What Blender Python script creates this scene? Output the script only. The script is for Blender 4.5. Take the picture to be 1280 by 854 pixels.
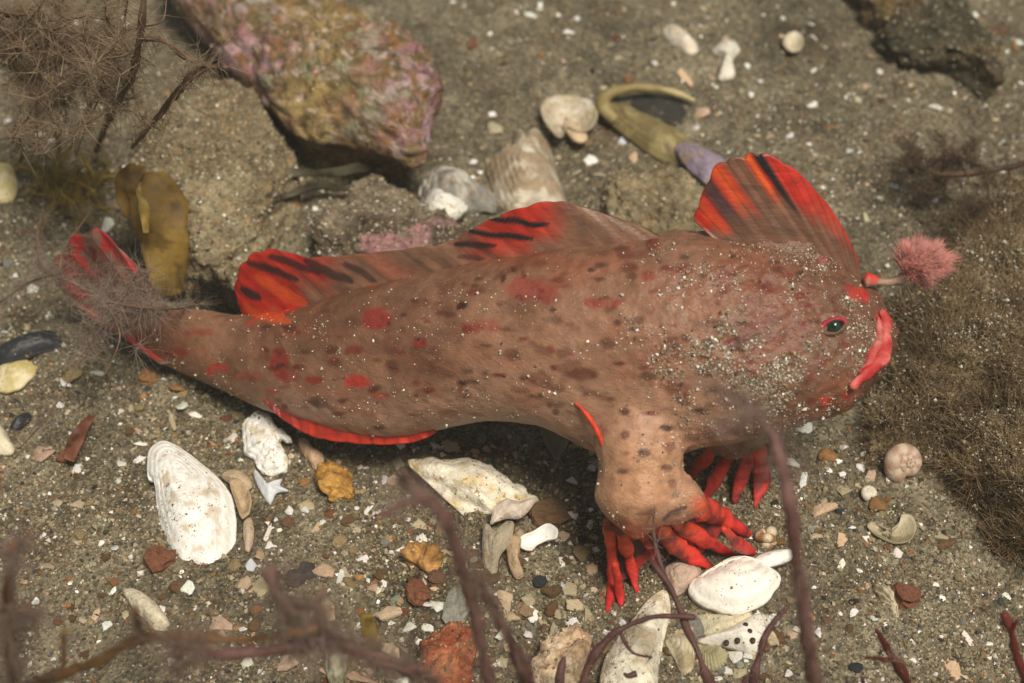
import bpy, bmesh, math
import numpy as np
from mathutils import Vector

# ------------------------------------------------------------------ scene, camera, light
# One Blender unit is one centimetre (the fish is about ten centimetres long).
scn = bpy.context.scene
for o in list(bpy.data.objects):
    bpy.data.objects.remove(o)
scn.unit_settings.system = 'METRIC'
scn.unit_settings.scale_length = 0.01

PITCH = math.radians(45.0)
DIST = 21.0
TANH = 6.4 / DIST
CAM_F = np.array([0.0, math.cos(PITCH), -math.sin(PITCH)])
CAM_U = np.array([0.0, math.sin(PITCH), math.cos(PITCH)])
CAM_R = np.array([1.0, 0.0, 0.0])
CAM_C = -CAM_F * DIST

cd = bpy.data.cameras.new('camera')
cam = bpy.data.objects.new('camera', cd)
scn.collection.objects.link(cam)
cam.location = CAM_C
cam.rotation_euler = (math.pi / 2 - PITCH, 0, 0)
cd.sensor_width = 36
cd.lens = 18.0 / TANH
cd.clip_start = 0.1
cd.clip_end = 3000
cd.dof.use_dof = True
cd.dof.focus_distance = 18.2
cd.dof.aperture_fstop = 0.32
scn.camera = cam

SUN_EL, SUN_AZ = math.radians(66), math.radians(146)   # azimuth clockwise from +Y
world = bpy.data.worlds.new('World')
scn.world = world
world.use_nodes = True
wn = world.node_tree
wn.nodes.clear()
sky = wn.nodes.new('ShaderNodeTexSky')
sky.sky_type = 'NISHITA'
sky.sun_disc = False
sky.sun_elevation = SUN_EL
sky.sun_rotation = SUN_AZ
bg = wn.nodes.new('ShaderNodeBackground')
bg.inputs['Strength'].default_value = 0.05
wo = wn.nodes.new('ShaderNodeOutputWorld')
tint = wn.nodes.new('ShaderNodeMix'); tint.data_type = 'RGBA'; tint.blend_type = 'MULTIPLY'   # warm tint added to take the blue out of the sky light
tint.inputs[0].default_value = 1.0
tint.inputs[7].default_value = (1.0, 0.84, 0.58, 1)
wn.links.new(sky.outputs[0], tint.inputs[6]); wn.links.new(tint.outputs[2], bg.inputs['Color'])
wn.links.new(bg.outputs[0], wo.inputs['Surface'])
sd = bpy.data.lights.new('sun', 'SUN')
sd.energy = 2.9
sd.angle = math.radians(20)
sd.color = (1.0, 0.93, 0.80)
sun = bpy.data.objects.new('sun', sd)
scn.collection.objects.link(sun)
sdir = Vector((math.cos(SUN_EL) * math.sin(SUN_AZ), math.cos(SUN_EL) * math.cos(SUN_AZ), math.sin(SUN_EL)))
sun.rotation_euler = (-sdir).to_track_quat('-Z', 'Y').to_euler()
sun.location = sdir * 60
vs = scn.view_settings
vs.view_transform = 'Standard'
vs.look = 'None'
vs.exposure = 0.55
vs.gamma = 1.0
vs.use_curve_mapping = False

rng = np.random.default_rng(7)

# ------------------------------------------------------------------ noise and ground
def _h(ix, iy, iz, seed):
    n = (ix * 374761393 + iy * 668265263 + iz * 2147483647 + seed * 974634777) & 0xFFFFFFFF
    n = ((n ^ (n >> 13)) * 1274126177) & 0xFFFFFFFF
    n = ((n ^ (n >> 16)) * 2246822519) & 0xFFFFFFFF
    return ((n ^ (n >> 15)) & 0xFFFFFF) / float(0xFFFFFF)

def vnoise(p, seed=0):
    p = np.asarray(p, float)
    i = np.floor(p).astype(np.int64)
    f = p - i
    f = f * f * (3 - 2 * f)
    r = 0
    for dx in (0, 1):
        for dy in (0, 1):
            for dz in (0, 1):
                w = (f[:, 0] if dx else 1 - f[:, 0]) * (f[:, 1] if dy else 1 - f[:, 1]) * (f[:, 2] if dz else 1 - f[:, 2])
                r = r + w * _h(i[:, 0] + dx, i[:, 1] + dy, i[:, 2] + dz, seed)
    return r * 2 - 1

def fbm(p, octaves=4, seed=0, gain=0.5):
    r, a, s = 0, 1.0, 1.0
    for k in range(octaves):
        r = r + a * vnoise(np.asarray(p) * s, seed + k * 17)
        a *= gain
        s *= 2.03
    return r

MOUNDS = []          # (x, y, rx, ry, h)
def ground_z(x, y, fine=True):
    x = np.atleast_1d(np.asarray(x, float)); y = np.atleast_1d(np.asarray(y, float))
    p = np.stack([x, y, np.zeros_like(x)], 1)
    z = 0.16 * fbm(p * 0.28, 3, 3) + 0.055 * fbm(p * 1.3, 3, 11)
    for (mx, my, rx, ry, h) in MOUNDS:
        z = z + h * np.exp(-(((x - mx) / rx) ** 2 + ((y - my) / ry) ** 2))
    if fine:
        z = z + 0.022 * fbm(p * 6.0, 3, 29)
    return z

# ------------------------------------------------------------------ photograph pixel -> place
def ray(px, py):
    d = CAM_F + CAM_R * ((px - 640) / 640 * TANH) + CAM_U * ((427 - py) / 640 * TANH)
    return d / np.linalg.norm(d)

def at_h(px, py, h):
    d = ray(px, py)
    t = (h - CAM_C[2]) / d[2]
    return CAM_C + d * t

def at_ground(px, py, lift=0.0):
    h = 0.0
    for _ in range(5):
        p = at_h(px, py, h)
        h = ground_z(p[0], p[1], False)[0] + lift
    return at_h(px, py, h)

def on_plane(px, py, p0, n):
    d = ray(px, py)
    t = np.dot(np.asarray(p0) - CAM_C, n) / np.dot(d, n)
    return CAM_C + d * t

def proj(P):
    q = np.asarray(P) - CAM_C
    w = q @ CAM_F
    return 640 + (q @ CAM_R) / w / TANH * 640, 427 - (q @ CAM_U) / w / TANH * 640

# ------------------------------------------------------------------ mesh helpers
def catmull(P, n, closed=False):
    P = np.asarray(P, float)
    m = len(P)
    if closed:
        idx = lambda k: P[np.mod(k, m)]
        seg = m
    else:
        idx = lambda k: P[np.clip(k, 0, m - 1)]
        seg = m - 1
    t = np.linspace(0, seg, n, endpoint=not closed)
    k = np.minimum(np.floor(t).astype(int), seg - 1)
    u = (t - k)[:, None]
    a, b, c, d = idx(k - 1), idx(k), idx(k + 1), idx(k + 2)
    return 0.5 * (2 * b + (c - a) * u + (2 * a - 5 * b + 4 * c - d) * u ** 2 + (3 * b - a - 3 * c + d) * u ** 3)

def make_mesh(name, V, F, col=None, smooth=True, fix=False):
    """F: list of (k,n) int arrays (k faces with n corners) or one array."""
    V = np.asarray(V, np.float32)
    if isinstance(F, np.ndarray):
        F = [F]
    F = [np.asarray(f, np.int32) for f in F if len(f)]
    me = bpy.data.meshes.new(name)
    me.vertices.add(len(V))
    me.vertices.foreach_set('co', V.ravel())
    tot = np.concatenate([np.full(len(f), f.shape[1], np.int32) for f in F])
    me.loops.add(int(tot.sum()))
    me.loops.foreach_set('vertex_index', np.concatenate([f.ravel() for f in F]))
    me.polygons.add(len(tot))
    me.polygons.foreach_set('loop_start', np.concatenate([[0], np.cumsum(tot)[:-1]]).astype(np.int32))
    me.polygons.foreach_set('loop_total', tot)
    me.polygons.foreach_set('use_smooth', np.full(len(tot), smooth))
    me.update(calc_edges=True)
    me.validate()
    if fix:
        bm = bmesh.new(); bm.from_mesh(me)
        bmesh.ops.recalc_face_normals(bm, faces=bm.faces[:])
        bm.to_mesh(me); bm.free()
    if col is not None:
        set_col(me, col)
    return me

def set_col(me, col):
    c = np.ones((len(me.vertices), 4), np.float32)
    c[:, :3] = np.asarray(col)[:, :3] if np.ndim(col) == 2 else np.asarray(col)[:3]
    at = me.color_attributes.new('Col', 'FLOAT_COLOR', 'POINT')
    at.data.foreach_set('color', c.ravel())

def link(name, me, mat=None, parent=None, loc=None):
    o = bpy.data.objects.new(name, me)
    scn.collection.objects.link(o)
    if mat is not None and me is not None and not me.materials:
        me.materials.append(mat)
    if loc is not None:
        o.location = loc
    if parent is not None:
        o.parent = parent
        o.matrix_parent_inverse = parent.matrix_basis.inverted()
    return o

def tag(o, label=None, cat=None, group=None, kind=None):
    if label: o['label'] = label
    if cat: o['category'] = cat
    if group: o['group'] = group
    if kind: o['kind'] = kind
    return o

def thing(name, label, cat, loc=(0, 0, 0), group=None):
    o = bpy.data.objects.new(name, None)
    scn.collection.objects.link(o)
    o.location = loc
    o.empty_display_size = 0.2
    return tag(o, label, cat, group)

class Acc:
    """collects pieces of geometry into one mesh"""
    def __init__(s): s.V, s.F, s.C, s.n = [], {}, [], 0
    def add(s, V, F, col):
        V = np.asarray(V)
        for f in (F if isinstance(F, list) else [F]):
            f = np.asarray(f)
            if len(f): s.F.setdefault(f.shape[1], []).append(f + s.n)
        s.V.append(V); s.n += len(V)
        c = np.ones((len(V), 3)) * np.asarray(col)[..., :3]
        s.C.append(c)
    def mesh(s, name, smooth=True):
        return make_mesh(name, np.concatenate(s.V), [np.concatenate(f) for f in s.F.values()], np.concatenate(s.C), smooth)

def grid_faces(n, m, wrap=False):
    i = np.arange(n - 1)[:, None]
    j = np.arange(m if wrap else m - 1)[None, :]
    j2 = (j + 1) % m
    a = i * m + j; b = i * m + j2; c = (i + 1) * m + j2; d = (i + 1) * m + j
    return np.stack([a.ravel(), b.ravel(), c.ravel(), d.ravel()], 1)

def tube(P, R, sides=8, flat=None, rough=0.0, seed=0):
    """closed tube along P with radii R; flat=(axis, k) squeezes it along an axis"""
    P = np.asarray(P, float); n = len(P)
    R = np.interp(np.linspace(0, 1, n), np.linspace(0, 1, len(R)), R)
    T = np.gradient(P, axis=0)
    T /= np.linalg.norm(T, axis=1)[:, None] + 1e-9
    ref = np.array([0.31, 0.2, 0.93])
    A = np.cross(T, ref); A /= np.linalg.norm(A, axis=1)[:, None] + 1e-9
    B = np.cross(T, A)
    th = np.linspace(0, 2 * np.pi, sides, endpoint=False)
    off = A[:, None] * np.cos(th)[None, :, None] + B[:, None] * np.sin(th)[None, :, None]
    if flat is not None:
        ax = np.asarray(flat[0], float); ax /= np.linalg.norm(ax)
        off = off - ax * (off @ ax)[..., None] * (1 - flat[1])
    V = P[:, None] + off * R[:, None, None]
    V = V.reshape(-1, 3)
    if rough:
        V = V + (off.reshape(-1, 3)) * (rough * np.repeat(R, sides) * fbm(V * 5, 2, seed))[:, None]
    V = np.concatenate([V, P[:1] - T[:1] * R[0] * 0.4, P[-1:] + T[-1:] * R[-1] * 0.7])
    F = grid_faces(n, sides, True)
    j = np.arange(sides); j2 = (j + 1) % sides
    caps = np.concatenate([np.stack([np.full(sides, n * sides), j2, j], 1),
                           np.stack([np.full(sides, n * sides + 1), (n - 1) * sides + j, (n - 1) * sides + j2], 1)])
    return V, [F, caps]

def hairs(roots, dirs, length, rad, sides=3, curl=0.35, segs=2):
    """thin bent tapering filaments, vectorised"""
    n = len(roots)
    d = dirs / (np.linalg.norm(dirs, axis=1)[:, None] + 1e-9)
    length = np.broadcast_to(length, n); rad = np.broadcast_to(rad, n)
    bend = rng.normal(size=(n, 3)) * curl
    a = np.cross(d, np.array([0.3, 0.5, 0.8])); a /= np.linalg.norm(a, axis=1)[:, None] + 1e-9
    b = np.cross(d, a)
    th = np.arange(sides) / sides * 2 * np.pi
    rings = []
    for k in range(segs):
        t = k / segs
        c = roots + (d * t + bend * t * t) * length[:, None]
        r = rad * (1 - 0.75 * t)
        rings.append(c[:, None] + (a[:, None] * np.cos(th)[None, :, None] + b[:, None] * np.sin(th)[None, :, None]) * r[:, None, None])
    tip = roots + (d + bend) * length[:, None]
    V = np.concatenate([np.stack(rings, 1).reshape(n, segs * sides, 3), tip[:, None]], 1)
    m = segs * sides + 1
    base = np.arange(n)[:, None] * m
    quads, tris = [], []
    for k in range(segs - 1):
        for j in range(sides):
            quads.append(np.concatenate([base + k * sides + j, base + k * sides + (j + 1) % sides, base + (k + 1) * sides + (j + 1) % sides, base + (k + 1) * sides + j], 1))
    for j in range(sides):
        tris.append(np.concatenate([base + (segs - 1) * sides + j, base + (segs - 1) * sides + (j + 1) % sides, base + m - 1], 1))
    F = [np.concatenate(tris)]
    if quads: F.append(np.concatenate(quads))
    return V.reshape(-1, 3), F, m

OCT = np.array([[1, 0, 0], [-1, 0, 0], [0, 1, 0], [0, -1, 0], [0, 0, 1], [0, 0, -1]], float)
OCTF = np.array([[0, 2, 4], [2, 1, 4], [1, 3, 4], [3, 0, 4], [2, 0, 5], [1, 2, 5], [3, 1, 5], [0, 3, 5]])
def rand_rot(n):
    q = rng.normal(size=(n, 4)); q /= np.linalg.norm(q, axis=1)[:, None]
    w, x, y, z = q.T
    return np.stack([np.stack([1 - 2 * (y * y + z * z), 2 * (x * y - w * z), 2 * (x * z + w * y)], 1),
                     np.stack([2 * (x * y + w * z), 1 - 2 * (x * x + z * z), 2 * (y * z - w * x)], 1),
                     np.stack([2 * (x * z - w * y), 2 * (y * z + w * x), 1 - 2 * (x * x + y * y)], 1)], 1)

def grains(P, size, col):
    """P (n,3) centres, size (n,), col (n,3): angular grains"""
    n = len(P)
    sc = size[:, None] * rng.uniform(0.55, 1.1, (n, 3))
    v = OCT[None] * sc[:, None] * rng.uniform(0.75, 1.25, (n, 6, 1))
    v = np.einsum('nij,nkj->nki', rand_rot(n), v) + P[:, None]
    F = (OCTF[None] + (np.arange(n) * 6)[:, None, None]).reshape(-1, 3)
    return v.reshape(-1, 3), F, np.repeat(col, 6, axis=0)

def surf_sample(me, n, weight=None):
    me.calc_loop_triangles()
    nt = len(me.loop_triangles)
    tri = np.empty(nt * 3, np.int32); me.loop_triangles.foreach_get('vertices', tri); tri = tri.reshape(-1, 3)
    v = np.empty(len(me.vertices) * 3, np.float32); me.vertices.foreach_get('co', v); v = v.reshape(-1, 3).astype(float)
    a, b, c = v[tri[:, 0]], v[tri[:, 1]], v[tri[:, 2]]
    N = np.cross(b - a, c - a)
    ar = np.linalg.norm(N, axis=1)
    N /= ar[:, None] + 1e-12
    w = ar.copy()
    if weight is not None:
        w = w * weight((a + b + c) / 3, N)
    k = rng.choice(nt, n, p=w / w.sum())
    r1, r2 = np.sqrt(rng.random(n)), rng.random(n)
    P = a[k] * (1 - r1)[:, None] + b[k] * (r1 * (1 - r2))[:, None] + c[k] * (r1 * r2)[:, None]
    return P, N[k]

def co(me):
    v = np.empty(len(me.vertices) * 3, np.float32); me.vertices.foreach_get('co', v)
    return v.reshape(-1, 3).astype(float)

# ------------------------------------------------------------------ materials
def node_mat(name):
    m = bpy.data.materials.new(name)
    m.use_nodes = True
    nt = m.node_tree
    return m, nt, nt.nodes['Principled BSDF']

def mk(nt, t, **kw):
    n = nt.nodes.new(t)
    for k, v in kw.items():
        if k.startswith('_'):
            setattr(n, k[1:], v)
        else:
            n.inputs[k.replace('_', ' ')].default_value = v
    return n

def attr_mat(name, rough=0.6, spec=0.3, bump=0.3, bscale=30.0, vary=0.25, vscale=12.0, stretch=None, sss=0.0, source='attr', trans=0.0, speckle=None):
    """colour from the mesh's own colour attribute (or the object colour), broken up by noise, with fine relief"""
    m, nt, p = node_mat(name)
    L = nt.links.new
    if source == 'attr':
        c = mk(nt, 'ShaderNodeVertexColor', _layer_name='Col')
    else:
        c = mk(nt, 'ShaderNodeObjectInfo')
    tc = mk(nt, 'ShaderNodeTexCoord')
    vec = tc.outputs['Object']
    if stretch:
        mp = mk(nt, 'ShaderNodeMapping')
        mp.inputs['Scale'].default_value = stretch
        L(vec, mp.inputs['Vector']); vec = mp.outputs[0]
    if source != 'attr':
        ad = mk(nt, 'ShaderNodeVectorMath', _operation='ADD')
        L(vec, ad.inputs[0]); L(c.outputs['Location'], ad.inputs[1]); vec = ad.outputs[0]
    n1 = mk(nt, 'ShaderNodeTexNoise', Scale=vscale, Detail=5.0, Roughness=0.65)
    L(vec, n1.inputs['Vector'])
    mr = mk(nt, 'ShaderNodeMapRange')
    mr.inputs['From Min'].default_value = 0.3; mr.inputs['From Max'].default_value = 0.7
    mr.inputs['To Min'].default_value = 1 - vary; mr.inputs['To Max'].default_value = 1 + vary
    L(n1.outputs['Fac'], mr.inputs['Value'])
    mul = mk(nt, 'ShaderNodeVectorMath', _operation='SCALE')
    L(c.outputs['Color'], mul.inputs[0]); L(mr.outputs[0], mul.inputs['Scale'])
    out = mul.outputs[0]
    if speckle:
        scol, sscale, thr = speckle
        n3 = mk(nt, 'ShaderNodeTexNoise', Scale=sscale, Detail=3.0, Roughness=0.7)
        L(vec, n3.inputs['Vector'])
        m3 = mk(nt, 'ShaderNodeMapRange')
        m3.inputs['From Min'].default_value = thr; m3.inputs['From Max'].default_value = thr + 0.07
        L(n3.outputs['Fac'], m3.inputs['Value'])
        mx = mk(nt, 'ShaderNodeMix', _data_type='RGBA')
        mx.inputs[7].default_value = (*scol, 1)
        L(m3.outputs[0], mx.inputs[0]); L(out, mx.inputs[6])
        out = mx.outputs[2]
    L(out, p.inputs['Base Color'])
    n2 = mk(nt, 'ShaderNodeTexNoise', Scale=bscale, Detail=4.0, Roughness=0.6)
    L(vec, n2.inputs['Vector'])
    b = mk(nt, 'ShaderNodeBump', Strength=bump, Distance=0.05)
    L(n2.outputs['Fac'], b.inputs['Height']); L(b.outputs[0], p.inputs['Normal'])
    p.inputs['Roughness'].default_value = rough
    p.inputs['Specular IOR Level'].default_value = spec
    if sss:
        p.inputs['Subsurface Weight'].default_value = sss
        p.inputs['Subsurface Radius'].default_value = (0.25, 0.1, 0.06)
        p.inputs['Subsurface Scale'].default_value = 0.5
    if trans:
        tr = mk(nt, 'ShaderNodeBsdfTranslucent')
        L(out, tr.inputs['Color'])
        ms = mk(nt, 'ShaderNodeMixShader'); ms.inputs[0].default_value = trans
        L(p.outputs[0], ms.inputs[1]); L(tr.outputs[0], ms.inputs[2])
        L(ms.outputs[0], nt.nodes['Material Output'].inputs['Surface'])
    return m

def sand_mat():
    m, nt, p = node_mat('silty_sand')
    L = nt.links.new
    tc = mk(nt, 'ShaderNodeTexCoord')
    big = mk(nt, 'ShaderNodeTexNoise', Scale=0.55, Detail=6.0, Roughness=0.62)
    L(tc.outputs['Object'], big.inputs['Vector'])
    r1 = mk(nt, 'ShaderNodeValToRGB')
    e = r1.color_ramp.elements
    e[0].position, e[0].color = 0.33, (0.084, 0.068, 0.041, 1)
    e[1].position, e[1].color = 0.68, (0.29, 0.25, 0.17, 1)
    k = r1.color_ramp.elements.new(0.5); k.color = (0.175, 0.147, 0.095, 1)
    L(big.outputs['Fac'], r1.inputs['Fac'])
    rust = mk(nt, 'ShaderNodeTexNoise', Scale=1.1, Detail=5.0, Roughness=0.7)
    mp = mk(nt, 'ShaderNodeMapping'); mp.inputs['Location'].default_value = (5.2, 1.7, 0)
    L(tc.outputs['Object'], mp.inputs['Vector']); L(mp.outputs[0], rust.inputs['Vector'])
    rm = mk(nt, 'ShaderNodeMapRange'); rm.inputs['From Min'].default_value = 0.58; rm.inputs['From Max'].default_value = 0.75
    rm.inputs['To Max'].default_value = 0.55
    L(rust.outputs['Fac'], rm.inputs['Value'])
    mx = mk(nt, 'ShaderNodeMix', _data_type='RGBA'); mx.inputs[7].default_value = (0.15, 0.065, 0.025, 1)
    L(rm.outputs[0], mx.inputs[0]); L(r1.outputs[0], mx.inputs[6])
    vor = mk(nt, 'ShaderNodeTexVoronoi', Scale=26.0)
    L(tc.outputs['Object'], vor.inputs['Vector'])
    sep = mk(nt, 'ShaderNodeSeparateColor'); L(vor.outputs['Color'], sep.inputs[0])
    vr = mk(nt, 'ShaderNodeMapRange'); vr.inputs['To Min'].default_value = 0.5; vr.inputs['To Max'].default_value = 1.55
    L(sep.outputs[0], vr.inputs['Value'])
    sc = mk(nt, 'ShaderNodeVectorMath', _operation='SCALE')
    L(mx.outputs[2], sc.inputs[0]); L(vr.outputs[0], sc.inputs['Scale'])
    mid = mk(nt, 'ShaderNodeTexNoise', Scale=4.5, Detail=5.0, Roughness=0.7)
    L(tc.outputs['Object'], mid.inputs['Vector'])
    mm = mk(nt, 'ShaderNodeMapRange'); mm.inputs['From Min'].default_value = 0.3; mm.inputs['From Max'].default_value = 0.7
    mm.inputs['To Min'].default_value = 0.55; mm.inputs['To Max'].default_value = 1.3
    L(mid.outputs['Fac'], mm.inputs['Value'])
    s2 = mk(nt, 'ShaderNodeVectorMath', _operation='SCALE')
    L(sc.outputs[0], s2.inputs[0]); L(mm.outputs[0], s2.inputs['Scale'])
    L(s2.outputs[0], p.inputs['Base Color'])
    fn = mk(nt, 'ShaderNodeTexNoise', Scale=22.0, Detail=4.0, Roughness=0.7)
    L(tc.outputs['Object'], fn.inputs['Vector'])
    b = mk(nt, 'ShaderNodeBump', Strength=0.8, Distance=0.06); L(fn.outputs['Fac'], b.inputs['Height'])
    b2 = mk(nt, 'ShaderNodeBump', Strength=0.5, Distance=0.03); L(vor.outputs['Distance'], b2.inputs['Height']); L(b.outputs[0], b2.inputs['Normal'])
    L(b2.outputs[0], p.inputs['Normal'])
    p.inputs['Roughness'].default_value = 0.75
    p.inputs['Specular IOR Level'].default_value = 0.25
    return m

M = {}
M['sand'] = sand_mat()
M['grain'] = attr_mat('mineral_grain', rough=0.35, spec=0.6, bump=0.0, vary=0.1)
M['chip'] = attr_mat('shell_chip', rough=0.5, spec=0.4, bump=0.5, bscale=22, vary=0.22, vscale=9, source='obj', speckle=((0.30, 0.20, 0.10), 14.0, 0.63))
M['pebble'] = attr_mat('pebble_stone', rough=0.65, spec=0.3, bump=0.7, bscale=18, vary=0.35, vscale=8, source='obj', speckle=((0.12, 0.08, 0.05), 16.0, 0.66))
M['shell'] = attr_mat('shell_surface', rough=0.45, spec=0.4, bump=0.35, bscale=16, vary=0.12, vscale=5, speckle=((0.42, 0.27, 0.10), 15.0, 0.645))
M['rough_shell'] = attr_mat('eroded_shell', rough=0.6, spec=0.3, bump=1.0, bscale=11, vary=0.25, vscale=7, speckle=((0.42, 0.28, 0.12), 12.0, 0.60))
M['rock'] = attr_mat('encrusted_rock', rough=0.75, spec=0.25, bump=1.0, bscale=12, vary=0.55, vscale=9, speckle=((0.34, 0.28, 0.20), 17.0, 0.66))
M['alga'] = attr_mat('alga_flesh', rough=0.55, spec=0.35, bump=0.3, bscale=14, vary=0.3, vscale=5, trans=0.25)
M['fuzz'] = attr_mat('alga_filament', rough=0.7, spec=0.2, bump=0.0, vary=0.35, vscale=3, trans=0.3)
M['skin'] = attr_mat('fish_skin', rough=0.42, spec=0.4, bump=0.32, bscale=24, vary=0.16, vscale=9, stretch=(0.8, 1.2, 1.6), sss=0.28)
M['fin'] = attr_mat('fish_fin', rough=0.38, spec=0.45, bump=0.25, bscale=14, vary=0.22, vscale=5, stretch=(0.6, 1.5, 2.2), trans=0.25)
M['soft'] = attr_mat('soft_tissue', rough=0.55, spec=0.3, bump=0.45, bscale=12, vary=0.35, vscale=7)

# ------------------------------------------------------------------ the setting: seabed
_p = at_h(640, 560, 0); MOUNDS.append((_p[0], _p[1], 1.6, 0.9, -0.12))
_p = at_h(760, 690, 0); MOUNDS.append((_p[0], _p[1], 0.7, 0.7, -0.10))
_p = at_h(270, 190, 0); MOUNDS.append((_p[0], _p[1], 1.1, 1.0, 0.28))
_p = at_h(1220, 470, 0); MOUNDS.append((_p[0], _p[1], 1.3, 2.0, 0.35))
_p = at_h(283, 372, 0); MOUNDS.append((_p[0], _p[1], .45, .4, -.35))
_p = at_h(430, 215, 0); MOUNDS.append((_p[0], _p[1], .9, .35, -.35))
_p = at_h(1100, 470, 0); MOUNDS.append((_p[0], _p[1], .4, .9, -.3))

def axis(lo, hi, step, far):
    c = np.arange(lo, hi + step / 2, step)
    g, s, x = [], step, 0.0
    while x < far:
        s *= 1.35; x += s; g.append(x)
    g = np.array(g)
    return np.concatenate([lo - g[::-1], c, hi + g])
gx, gy = axis(-9.2, 9.2, 0.045, 900), axis(-7.2, 8.8, 0.045, 900)
X, Y = np.meshgrid(gx, gy)
Z = ground_z(X.ravel(), Y.ravel())
far = np.hypot(X.ravel(), Y.ravel())
Z = np.where(far > 14, Z * 14 / far, Z)
seabed = link('seabed', make_mesh('seabed', np.stack([X.ravel(), Y.ravel(), Z], 1), grid_faces(len(gy), len(gx))), M['sand'])
tag(seabed, 'olive brown silty sand covering the seabed', kind='structure')

GCOL = np.array([[.19, .15, .09], [.27, .22, .13], [.13, .10, .06], [.37, .31, .20], [.06, .052, .042], [.035, .035, .04], [.55, .50, .42], [.85, .82, .76], [.26, .12, .04], [.20, .07, .03]])
GPRB = np.array([.25, .23, .15, .16, .07, .03, .035, .012, .05, .02])
def grain_cols(n, prb=GPRB):
    return GCOL[rng.choice(len(GCOL), n, p=prb / prb.sum())] * rng.uniform(0.7, 1.25, (n, 1))
def ground_points(n):
    a = rng.uniform(-60, 1340, n * 2); b = rng.uniform(-60, 920, n * 2)
    d = CAM_F[None] + CAM_R[None] * ((a - 640) / 640 * TANH)[:, None] + CAM_U[None] * ((427 - b) / 640 * TANH)[:, None]
    P = CAM_C + d * (-CAM_C[2] / d[:, 2])[:, None]
    den = fbm(P * np.array([.7, .7, 0]), 4, 77)
    keep = np.where(rng.random(n * 2) < 0.55 + 0.45 * den)[0][:n]
    return P[keep]
gp = ground_points(125000)
gs = 0.009 + 0.011 * rng.random(len(gp)) + 0.028 * rng.random(len(gp)) ** 10
gp[:, 2] = ground_z(gp[:, 0], gp[:, 1]) + gs * 0.25
v, f, c = grains(gp, gs, grain_cols(len(gp)))
tag(link('sand_grains', make_mesh('sand_grains', v, f, c, False), M['grain']), 'loose coarse sand grains strewn over the seabed', 'sand', kind='stuff')

gp = ground_points(1700)
gs = 0.018 + 0.035 * rng.random(len(gp)) ** 2.5
gp[:, 2] = ground_z(gp[:, 0], gp[:, 1]) + gs * 0.35
pr = np.array([.05, .10, .04, .24, .05, .04, .22, .14, .10, .06])
v, f, c = grains(gp, gs, grain_cols(len(gp), pr))
tag(link('shell_grit', make_mesh('shell_grit', v, f, c, False), M['grain']), 'tiny pale crumbs of shell scattered through the sand', 'shell grit', kind='stuff')

# ------------------------------------------------------------------ rocks
def boulder(name, outline, h, label, colour, base=None, tuck=0.8, rough=0.25, rscale=1.0, flat=2.0, zmid=0.45, seed=1, n=150, rings=46, top=None, mat='rock', cat='rock'):
    """rock whose widest outline follows the traced points; stands on the seabed"""
    out = catmull(outline, n, True)
    cpx = out.mean(0)
    g = at_ground(cpx[0], cpx[1])
    g0 = ground_z(g[0], g[1])[0] if base is None else base
    O = np.array([at_h(a, b, g0 + h * zmid) for a, b in out])
    C = O.mean(0)
    V = []
    tp = np.zeros(2) if top is None else np.asarray(top)
    for th in np.linspace(0.04, math.pi / 2, rings):
        r = math.sin(th) ** (1.0); z = g0 + h * zmid + h * (1 - zmid) * max(0, 1 - r ** flat) ** (1 / flat)
        V.append(np.concatenate([C[:2] + tp * (1 - r) + (O[:, :2] - C[:2]) * r, np.full((n, 1), z)], 1))
    for t in np.linspace(0, 1, 14)[1:]:
        r = 1 - (1 - tuck) * math.sin(t * math.pi / 2)
        V.append(np.concatenate([C[:2] + (O[:, :2] - C[:2]) * r, np.full((n, 1), g0 + h * zmid - t * (h * zmid + 0.35))], 1))
    V = np.concatenate(V)
    nr = len(V) // n
    V = np.concatenate([V, [[C[0] + tp[0], C[1] + tp[1], g0 + h]]])
    d = np.stack([fbm(V * rscale, 4, seed), fbm(V * rscale + 31, 4, seed + 5), fbm(V * rscale + 67, 4, seed + 9)], 1)
    V = V + d * rough * 0.5
    V = V + 0.075 * np.stack([fbm(V * 5, 4, seed + 2, .65)] * 3, 1) * (V - C - np.array([0, 0, -h])) / (np.linalg.norm(V - C - np.array([0, 0, -h]), axis=1)[:, None] + 1e-6)
    F = [grid_faces(nr, n, True)[:, ::-1]]
    j = np.arange(n)
    F.append(np.stack([np.full(n, len(V) - 1), j, (j + 1) % n], 1))
    loc = np.array([C[0], C[1], g0])
    me = make_mesh(name, V - loc, F, colour(V, seed), fix=True)
    return me, loc

def mixc(a, b, t):
    t = np.clip(t, 0, 1)[:, None]
    return np.asarray(a) * (1 - t) + np.asarray(b) * t
def sstep(x, a, b):
    t = np.clip((x - a) / (b - a), 0, 1)
    return t * t * (3 - 2 * t)

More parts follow.
